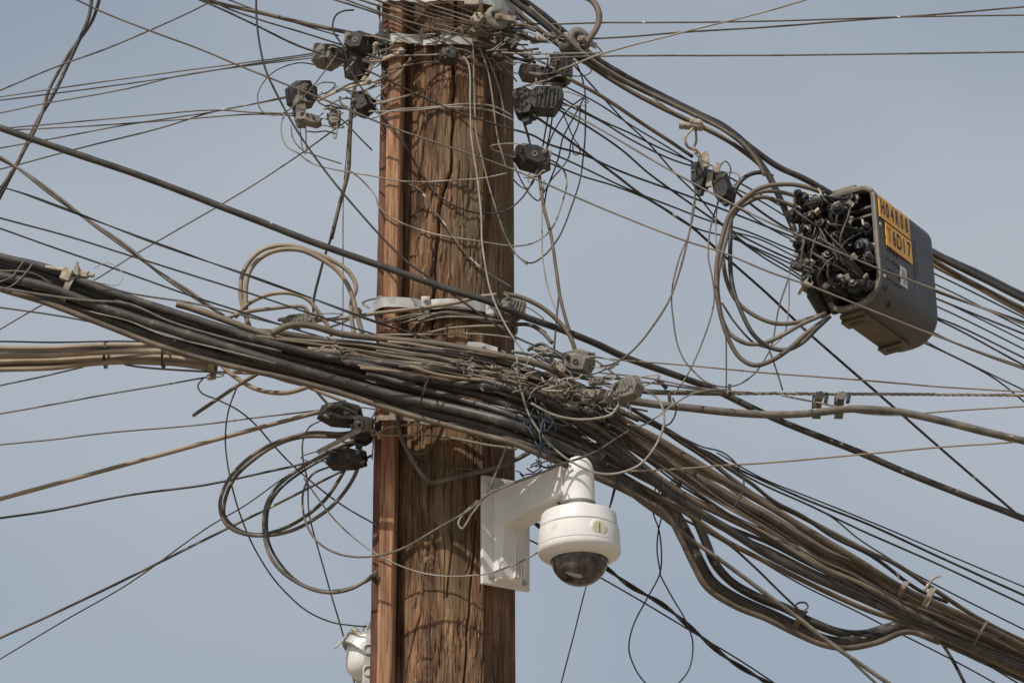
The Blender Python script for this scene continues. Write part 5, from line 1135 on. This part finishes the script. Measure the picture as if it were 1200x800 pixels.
# ------------------------------------------------------------------ splice closure
TH = R(58)
A_ = Vector((math.cos(TH), math.sin(TH), -.075)).normalized()
W_ = Vector((math.sin(TH), -math.cos(TH), 0)); W_ = (W_ - A_ * W_.dot(A_)).normalized()
U_ = W_.cross(A_).normalized(); U_ = U_ if U_.z > 0 else -U_
# roll the body slightly about its length so that the front leans outwards at the top
rl = Quaternion(A_, R(-5)); W_ = rl @ W_; U_ = rl @ U_
BX = Matrix((A_, -W_, U_)).transposed()          # local x along the body, -y out of the lettered face, z up
org = P(1024, 215, -.12)                          # near top corner of the open end, on the lettered face
L_, D_, H_ = .310, .140, .300
bx = empty('splice_closure', org, 'dark grey cable splice closure with orange number plates and a mouth full of black glands', 'splice closure', None, BX)
def rrect(x0, x1, z0, z1, r, n=6):
    out = []
    rs = r if isinstance(r, (list, tuple)) else [r] * 4
    for (cx, cz, a0, rr_) in ((x1, z1, 0, rs[0]), (x0, z1, 90, rs[1]), (x0, z0, 180, rs[2]), (x1, z0, 270, rs[3])):
        sx_ = -1 if cx == x1 else 1; sz_ = -1 if cz == z1 else 1
        for k in range(n + 1):
            a = R(a0 + 90 * k / n); out.append((cx + sx_ * rr_ + rr_ * math.cos(a), cz + sz_ * rr_ + rr_ * math.sin(a)))
    return out
def loft(bm, rings, cap0=True, cap1=True):
    rv = [[bm.verts.new(p) for p in r] for r in rings]
    n = len(rv[0])
    for a, b in zip(rv, rv[1:]):
        for i in range(n): bm.faces.new((a[i], a[(i + 1) % n], b[(i + 1) % n], b[i]))
    if cap0: bm.faces.new(list(reversed(rv[0])))
    if cap1: bm.faces.new(rv[-1])
def sec(x, ins, r, yo=0): return [(x, y, z) for (y, z) in rrect(0 + ins, D_ - ins, -H_ + ins, 0 - ins, r)]
rad4 = [.022, .030, .050, .062]
R4 = lambda k: [max(a - k, .004) for a in (.03, .034, .072, .040)]
bm = bmesh.new()
loft(bm, [sec(.014, 0, R4(0)), sec(L_ - .022, 0, R4(0)), sec(L_ - .012, .002, R4(.002)), sec(L_ - .005, .007, R4(.007)), sec(L_, .016, R4(.016))], cap0=False)
# inside of the mouth
loft(bm, [sec(.014, .009, R4(.009)), sec(.13, .012, R4(.012))], cap0=False)
bo = bm_obj('body', bm, M['boxm'], bx, smooth=True); m_ = bo.modifiers.new('e', 'EDGE_SPLIT'); m_.split_angle = R(35)
bm = bmesh.new()
loft(bm, [sec(.014, .0005, R4(0)), sec(.002, -.003, R4(-.003)), sec(-.004, -.002, R4(-.002)), sec(-.006, .003, R4(.003)), sec(-.004, .009, R4(.009)), sec(.014, .0095, R4(.0095))], cap0=False, cap1=False)
ro = bm_obj('rim', bm, M['boxrim'], bx, smooth=True); m_ = ro.modifiers.new('e', 'EDGE_SPLIT'); m_.split_angle = R(40)
# inner shelves
for z in (-.045, -.066, -.150):
    bm = bmesh.new(); box(bm, (.07, .045, z), (.10, .070, .006), bev=.001); bm_obj('inner_rib', bm, M['boxrim'], bx)
# ribs along the back top edge and lid seam
bm = bmesh.new(); box(bm, (.03, D_ * .55, .004), (.07, .06, .014), bev=.004); box(bm, (.05, D_ * .5, .013), (.02, .03, .012), bev=.003); bm_obj('latch', bm, M['boxrim'], bx)
for x in (.06, .14, .22):
    bm = bmesh.new(); box(bm, (x, .055, .001), (.03, .012, .008), bev=.002); bm_obj('hinge_lug', bm, M['boxm'], bx)
# under tray
bm = bmesh.new(); box(bm, (.145, .095, -H_ - .003), (.25, .06, .012), bev=.004); tr = bm_obj('mounting_tray', bm, M['brown'], bx)
for x in (.05, .235):
    bm = bmesh.new(); prism(bm, [(-.02, -.006), (.02, -.006), (.014, .006), (-.014, .006)], .064, bev=.001); bm_obj('tray_lug', bm, M['brown'], tr, loc=(x, .095, -H_ - .010))
    bm = bmesh.new(); box(bm, (x, .095, -H_ - .0115), (.014, .035, .012), bev=.001); bm_obj('tray_slot', bm, M['clampd'], tr)
# number plates with lettering
def text_mesh(name, txt, size, mt, parent, loc, sx=1.0, sp=1.0, weight=0.0):
    cu = bpy.data.curves.new(name + '_curve', 'FONT'); cu.body = txt; cu.size = size; cu.extrude = .0005; cu.offset = weight; cu.space_character = sp
    cu.align_x = 'CENTER'; cu.align_y = 'CENTER'
    t_ = bpy.data.objects.new(name + '_tmp', cu); C.objects.link(t_)
    dg = bpy.context.evaluated_depsgraph_get(); me = bpy.data.meshes.new_from_object(t_.evaluated_get(dg)); bpy.data.objects.remove(t_); bpy.data.curves.remove(cu)
    me.materials.clear(); me.materials.append(M[mt]); me.name = name
    me.transform(Matrix.Diagonal((sx, 1, 1, 1)))
    me.transform(Matrix.Rotation(math.pi / 2, 4, 'X'))
    o = bpy.data.objects.new(name, me); C.objects.link(o); o.parent = parent; o.location = loc; return o
def plate(x0, x1, z0, z1, txt, red, size, sx, sp):
    bm = bmesh.new(); box(bm, ((x0 + x1) / 2, -.0032, (z0 + z1) / 2), (x1 - x0, .0022, z1 - z0), bev=.0005)
    p_ = bm_obj('number_plate', bm, M['orange'], bx)
    n = len(txt); st = (x1 - x0) * .93 / n
    for i, ch in enumerate(txt):
        if ch == ' ': continue
        text_mesh('letter', ch, size, 'redink' if (red and i == 0) else 'ink', p_, ((x0 + x1) / 2 + (i - (n - 1) / 2) * st, -.0046, (z0 + z1) / 2), sx, 1, .0009)
    return p_
plate(.010, .168, -.082, -.026, 'H04R08', False, .052, .58, 1.0)
plate(.036, .170, -.146, -.087, 'T6D17', True, .055, .66, 1.0)
# moulded dots, sticker and faded print
bm = bmesh.new()
for i in range(4):
    for j in range(4): box(bm, (.042 + i * .018, -.0012, -.152 - j * .026), (.009, .003, .008), bev=.001)
bm_obj('moulded_dots', bm, M['ink'], bx)
bm = bmesh.new(); box(bm, (.118, -.0018, -.198), (.034, .0012, .052), bev=.0003); st_ = bm_obj('sticker', bm, M['paper'], bx)
bm = bmesh.new(); rg = random.Random(4)
for j in range(6): box(bm, (.118 + rg.uniform(-.004, .004), -.0028, -.182 - j * .0065), (.022 * rg.uniform(.6, 1), .0008, .002))
bm_obj('sticker_print', bm, M['faint'], st_)
bm = bmesh.new()
for cx_, z0, n, h in ((.188, -.085, 24, .0055), (.203, -.070, 10, .010)):
    for j in range(n):
        if rg.random() < .85: box(bm, (cx_ + rg.uniform(-.001, .001), -.0012, z0 - j * h), (.006 * rg.uniform(.5, 1), .0016, h * .55))
bm_obj('faded_print', bm, M['faint'], bx)
for (x, z) in ((.012, -.102), (.014, -.235)):
    bm = bmesh.new(); lathe(bm, [(.0045, 0), (.0045, .004), (.003, .005), (.0001, .005)], 14, M=Matrix.Rotation(math.pi / 2, 3, 'X'), c=(x, 0, z)); bm_obj('screw', bm, M['steel'], bx)
# cable glands crammed in the mouth
rg = random.Random(11)
spots = []
for gy in range(5):
    for gz in range(6):
        y = .028 + gy * .034 + rg.uniform(-.005, .005); z = -.030 - gz * .045 + rg.uniform(-.006, .006)
        if gy <= 1 and gz <= 1 and not (gy == 1 and gz == 0): continue
        spots.append((y, z))
for k, (y, z) in enumerate(spots):
    r = rg.uniform(.013, .0195); out = rg.uniform(.01, .06) + (.045 if y > .09 else 0)
    bm = bmesh.new()
    tm = Matrix.Rotation(rg.uniform(-.5, .5), 3, 'Z') @ Matrix.Rotation(rg.uniform(-.5, .6), 3, 'Y')
    prof = [(r * .4, -.09), (r * .4, -out), (r * .62, -out + .001), (r * .62, -out + .014), (r * .95, -out + .016), (r * .95, -out + .030), (r * .8, -out + .032), (r * .8, -out + .050), (r, -out + .052), (r, .04), (r * .3, .045)]
    prof = [(a, b) for a, b in prof][1:]
    lathe(bm, [(r * .28, -out - .004)] + prof, 14, axis='X', M=tm, c=(0, y, z))
    for q_ in range(8):
        a = 2 * math.pi * q_ / 8; c_ = tm @ Vector((-out + .023, math.cos(a) * r * .95, math.sin(a) * r * .95)) + Vector((0, y, z))
        box(bm, c_, (.014, .004, .004))
    g_ = bm_obj('cable_gland', bm, M['gland'] if rg.random() < .9 else M['clampd'], bx, smooth=False)
    if rg.random() < .55:       # small bright tab, nut or sealing cap
        bm = bmesh.new(); box(bm, Vector((-out + rg.uniform(-.01, .02), y + rg.uniform(-.01, .01), z + rg.uniform(.0, .012))), (rg.uniform(.004, .02), .004, rg.uniform(.006, .022)), M=Matrix.Rotation(rg.uniform(-1, 1), 3, 'X'), bev=.0008)
        bm_obj('gland_tab', bm, M[rg.choice(['rust', 'steel', 'rust', 'light'])], bx)
for k in range(26):             # thin leads between glands
    y0, z0 = rg.choice(spots); y1, z1 = rg.choice(spots)
    pts = [(.0, y0, z0), (-.06 - rg.random() * .04, (y0 * 2 + y1) / 3 + rg.uniform(-.02, .02), (z0 * 2 + z1) / 3 - rg.random() * .03), (-.07 - rg.random() * .03, (y0 + y1 * 2) / 3, (z0 + z1 * 2) / 3 - .02), (-.01, y1, z1)]
    tube_obj('lead', pts, rg.choice([.0018, .0026, .0035]), M[rg.choice(['dark', 'black', 'brown', 'dark', 'black'])], bx)
bm = bmesh.new(); box(bm, (.075, D_ * .5, -H_ * .5), (.01, D_ - .03, H_ - .03)); bm_obj('bulkhead', bm, M['clampd'], bx)
bm = bmesh.new(); hexa_bev(bm, [(-.030, .075, -H_ + .04), (-.045, .185, -H_ + .055), (-.045, .185, -.045), (-.030, .075, -.03), (.05, .075, -H_ + .04), (.03, .185, -H_ + .055), (.03, .185, -.045), (.05, .075, -.03)], .008)
bm_obj('gland_block', bm, M['gland'], bx)
for k in range(30):            # dusty shrink sleeves, flaps and tabs between the glands
    bm = bmesh.new(); y = rg.uniform(.03, .19); z = rg.uniform(-.27, -.03)
    hexa_bev(bm, [Vector(q_) * rg.uniform(.8, 1.2) for q_ in ((-.006, -.004, -.008), (.006, -.004, -.007), (.008, -.004, .008), (-.005, -.004, .006), (-.004, .003, -.006), (.005, .003, -.009), (.006, .003, .007), (-.007, .003, .008))], .0006)
    bm_obj('sleeve_flap', bm, M[rg.choice(['rust', 'clampg', 'boxrim', 'gland', 'clampg'])], bx, loc=(-.045 - rg.random() * .05, y, z), rot=(rg.uniform(-1, 1), rg.uniform(-1, 1), rg.uniform(-1, 1)))

# ------------------------------------------------------------------ loose ends in the tangle
def curl(x, y, d, n, size, mt, r, seed, label, group, kind='tie', elong=(1, .6)):
    rg = random.Random(seed); pts = []; a = rg.uniform(0, 6.28); px, py, dd = x, y, d
    for k in range(n):
        pts.append(P(px, py, dd)); a += rg.uniform(-.8, .8) + (2.0 if rg.random() < .15 else 0)
        px += math.cos(a) * size * elong[0] * rg.uniform(.5, 1.2); py += math.sin(a) * size * elong[1] * rg.uniform(.5, 1.2); dd += rg.uniform(-.012, .012)
        px += (x - px) * .05; py += (y - py) * .12; dd += (d - dd) * .3
    v, f = sweep(catmull(pts, 3), r, 6)
    o = mesh_obj(NAMES[kind], v, f, M[mt], None, loc=pts[0]); return tag(o, label, CATS[kind], group)
rg = random.Random(21)
zones = [ (535, 425, 30, 8, 12, -.40, 'short pale tie wire end curling out of the cables in front of the pole', 'pale tie wire ends on the cables over the pole'),
          (600, 440, 28, 16, 30, -.42, 'pale kinked tie wire end in the left half of the tangle, at the pole edge', 'pale tie wire ends in the left half of the tangle'),
          (655, 455, 34, 22, 40, -.40, 'kinked tie wire end in the thick of the tangle right of the pole', 'tie wire ends in the thick of the tangle'),
          (712, 465, 30, 20, 22, -.40, 'kinked tie wire end around the ribbed clamp at the tangle tip', 'tie wire ends around the ribbed clamp'),
          (395, 408, 35, 5, 14, -.38, 'short pale tie wire end on the bundle left of the pole', 'pale tie wire ends on the bundle left of the pole'),
          (590, 45, 28, 24, 22, -.21, 'kinked wire end in the knot at the top right of the pole', 'kinked wire ends in the knot at the pole top'),
          (640, 55, 22, 22, 10, -.16, 'kinked wire end between the two spool insulators', 'kinked wire ends between the spool insulators'),
          (635, 98, 22, 14, 14, -.16, 'kinked wire end on the dark ribbed clamp right of the pole top', 'kinked wire ends on the dark ribbed clamp'),
          (445, 75, 14, 30, 16, -.17, 'kinked pale wire end by the irons left of the batten top', 'kinked wire ends left of the batten top'),
          (385, 128, 26, 10, 12, -.14, 'kinked pale wire end over the lowest pair of clamps', 'kinked wire ends over the low clamps'),
          (430, 505, 16, 26, 14, -.17, 'kinked pale wire end by the black clamps under the bundle', 'kinked wire ends by the clamps under the bundle'),
          (615, 200, 8, 12, 6, -.13, 'bright curled wire end in the lone black clamp', 'bright wire ends in the lone black clamp'),
          (510, 40, 34, 8, 10, -.22, 'kinked pale wire end on the sheaf over the pole top', 'kinked wire ends on the wire sheaf'),
          (592, 352, 12, 10, 8, -.22, 'kinked pale wire end on the right lug of the mid band', 'kinked wire ends on the mid band lug')]
sd_ = 100
for (x, y, rx, ry, n, d, lab, grp) in zones:
    for k in range(int(n * .7)):
        sd_ += 1; mt = rg.choice(['light', 'grey', 'tan', 'light', 'brown', 'grey', 'dark'])
        curl(x + rg.gauss(0, .5) * rx, y + rg.gauss(0, .5) * ry, d + rg.uniform(-.03, .03), rg.randint(3, 5), rg.uniform(5, 15), mt, rg.uniform(.0011, .0026), sd_, lab, grp)
# longer strands woven through the tangle, black shapes under it
for k in range(26):
    x0 = rg.uniform(575, 650); y0 = rg.uniform(405, 480); L = rg.uniform(50, 120)
    pts = ' '.join('%.1f,%.1f' % (x0 + L * t, y0 + L * t * rg.uniform(.1, .42) + rg.uniform(-6, 6)) for t in (0, .3, .6, 1))
    cable('tie', 'wire strand woven level through the tangle right of the pole', rg.choice(['grey', 'brown', 'dark', 'black', 'light']), rg.uniform(1.6, 4.0), pts, rg.uniform(-.38, -.2), rg.uniform(-.36, -.15), group='strands woven through the tangle')
for k in range(22):
    x0 = rg.uniform(630, 690); y0 = rg.uniform(468, 500); L = rg.uniform(50, 95)
    pts = ' '.join('%.1f,%.1f' % (x0 + L * t, y0 + L * t * .62 + rg.uniform(-5, 5)) for t in (0, .33, .66, 1))
    cable('tie', 'dark strand lying between the black cables below the tangle', rg.choice(['brown', 'dark', 'black', 'black']), rg.uniform(2, 6.0), pts, rg.uniform(-.3, -.05), rg.uniform(-.2, .05), group='dark strands below the tangle')
for k in range(14):
    x0 = rg.uniform(410, 520); y0 = rg.uniform(398, 436); L = rg.uniform(60, 140)
    pts = ' '.join('%.1f,%.1f' % (x0 + L * t, y0 + L * t * .17 + rg.uniform(-3, 3)) for t in (0, .33, .66, 1))
    cable('tie', 'strand lying along the brown cables in front of the pole', rg.choice(['brown', 'grey', 'black', 'tan']), rg.uniform(1.6, 3.6), pts, -.39, -.37, group='strands along the brown cables over the pole')
for k in range(26):
    x0 = rg.uniform(540, 585); y0 = rg.uniform(18, 58); L = rg.uniform(30, 75); sl_ = rg.uniform(-.05, .35)
    pts = ' '.join('%.1f,%.1f' % (x0 + L * t, y0 + L * t * sl_ + rg.uniform(-3, 3)) for t in (0, .33, .66, 1))
    cable('tie', 'short strand wound into the dark knot at the top right of the pole', rg.choice(['brown', 'dark', 'grey', 'black', 'umber', 'light']), rg.uniform(1.8, 4.0), pts, rg.uniform(-.22, -.15), rg.uniform(-.2, -.1), group='strands in the knot at the pole top')
for (x, y, w_, h, rol, mt, lab) in ((556, 36, 15, 12, 20, 'clampg', 'small dusty wire grip at the left of the pole top knot'), (598, 50, 20, 12, 30, 'clampd', 'dark wire grip in the middle of the pole top knot'),
        (612, 40, 16, 12, 10, 'rust', 'pale wire grip on the right of the pole top knot'), (630, 46, 18, 10, -15, 'rust', 'pale knobbly wire grip out in the gap beside the pole top'), (648, 42, 14, 10, 10, 'clampg', 'dusty wire grip nearest the outer spool insulator'),
        (585, 66, 18, 9, 25, 'clampd', 'dark wire grip hanging lowest under the pole top knot')):
    clamp(x, y, -.2 if x < 605 else -.14, w_, h, mt, lab, 'wedge', 10, 0, rol, group='small wire grips in the pole top knot', name='wire_grip', cat='grip')
for k, (x, y, w_, h, rol, mt, st) in enumerate(((628, 440, 26, 13, 10, 'clampd', 'wedge'), (612, 458, 18, 10, -10, 'clampg', 'ribbed'), (655, 448, 24, 10, 20, 'rust', 'wedge'), (668, 474, 26, 12, 5, 'clampg', 'wedge'), (640, 490, 22, 14, 15, 'clampd', 'block'), (700, 446, 20, 11, -14, 'clampg', 'wedge'), (690, 482, 18, 12, 30, 'clampd', 'wedge'), (585, 432, 20, 8, 14, 'clampg', 'wedge'), (655, 430, 18, 10, 40, 'rust', 'block'), (710, 462, 20, 9, 10, 'rust', 'wedge'))):
    clamp(x, y, -.36 - (k % 3) * .015, w_, h, mt, 'dusty wire grip buried among the kinked wires of the tangle right of the pole', st, 10, 0, rol, group='wire grips buried in the tangle', name='wire_grip', cat='grip')
# dark blue twisted wires above the camera arm
for k in range(9):
    curl(634 + rg.uniform(-10, 10), 505 + rg.uniform(-22, 22), -.41 + rg.uniform(-.02, .02), 7, 12, 'blue', rg.uniform(.0014, .0022), 500 + k, 'dark blue wire curling down from the tangle above the camera arm', 'dark blue wires above the camera arm', kind='loop', elong=(.45, 1.25))
for k in range(8):
    curl(620 + rg.uniform(-14, 30), 548 + rg.uniform(-10, 10), -.16 + rg.uniform(-.04, .04), 6, 11, 'black', rg.uniform(.0012, .002), 600 + k, 'black wire scribbled between the bundle and the camera arm', 'black wires between bundle and camera arm', kind='loop')
# flat pale plates glimpsed in the tangle
for (x, y, d, w_, h, rol, mt, lab) in ((566, 407, -.30, 36, 10, 12, 'steel', 'pale bent metal plate on top of the cables at the pole right half'),
                                  (512, 439, -.19, 14, 18, 0, 'steel', 'white painted bracket peeping between brown and black cables on the pole'),
                                  (571, 443, -.20, 26, 14, 6, 'clampg', 'dusty block peeping between the cables on the pole right half'),
                                  (640, 410, -.30, 30, 5, 6, 'light', 'bright straight metal rod above the tangle left of the grey clamp')):
    root = empty('metal_plate', P(x, y, d), lab, 'plate', None, frame(10, 0, rol))
    bm = bmesh.new(); prism(bm, [(-w_ * PX / 2, -h * PX / 2), (w_ * PX / 2, -h * PX * .35), (w_ * PX * .45, h * PX * .4), (-w_ * PX * .1, h * PX / 2), (-w_ * PX * .5, h * PX * .2)], .006, bev=.001); bm_obj('plate', bm, M[mt], root)
    bolt(root, (0, -.004, 0), .004, .01)
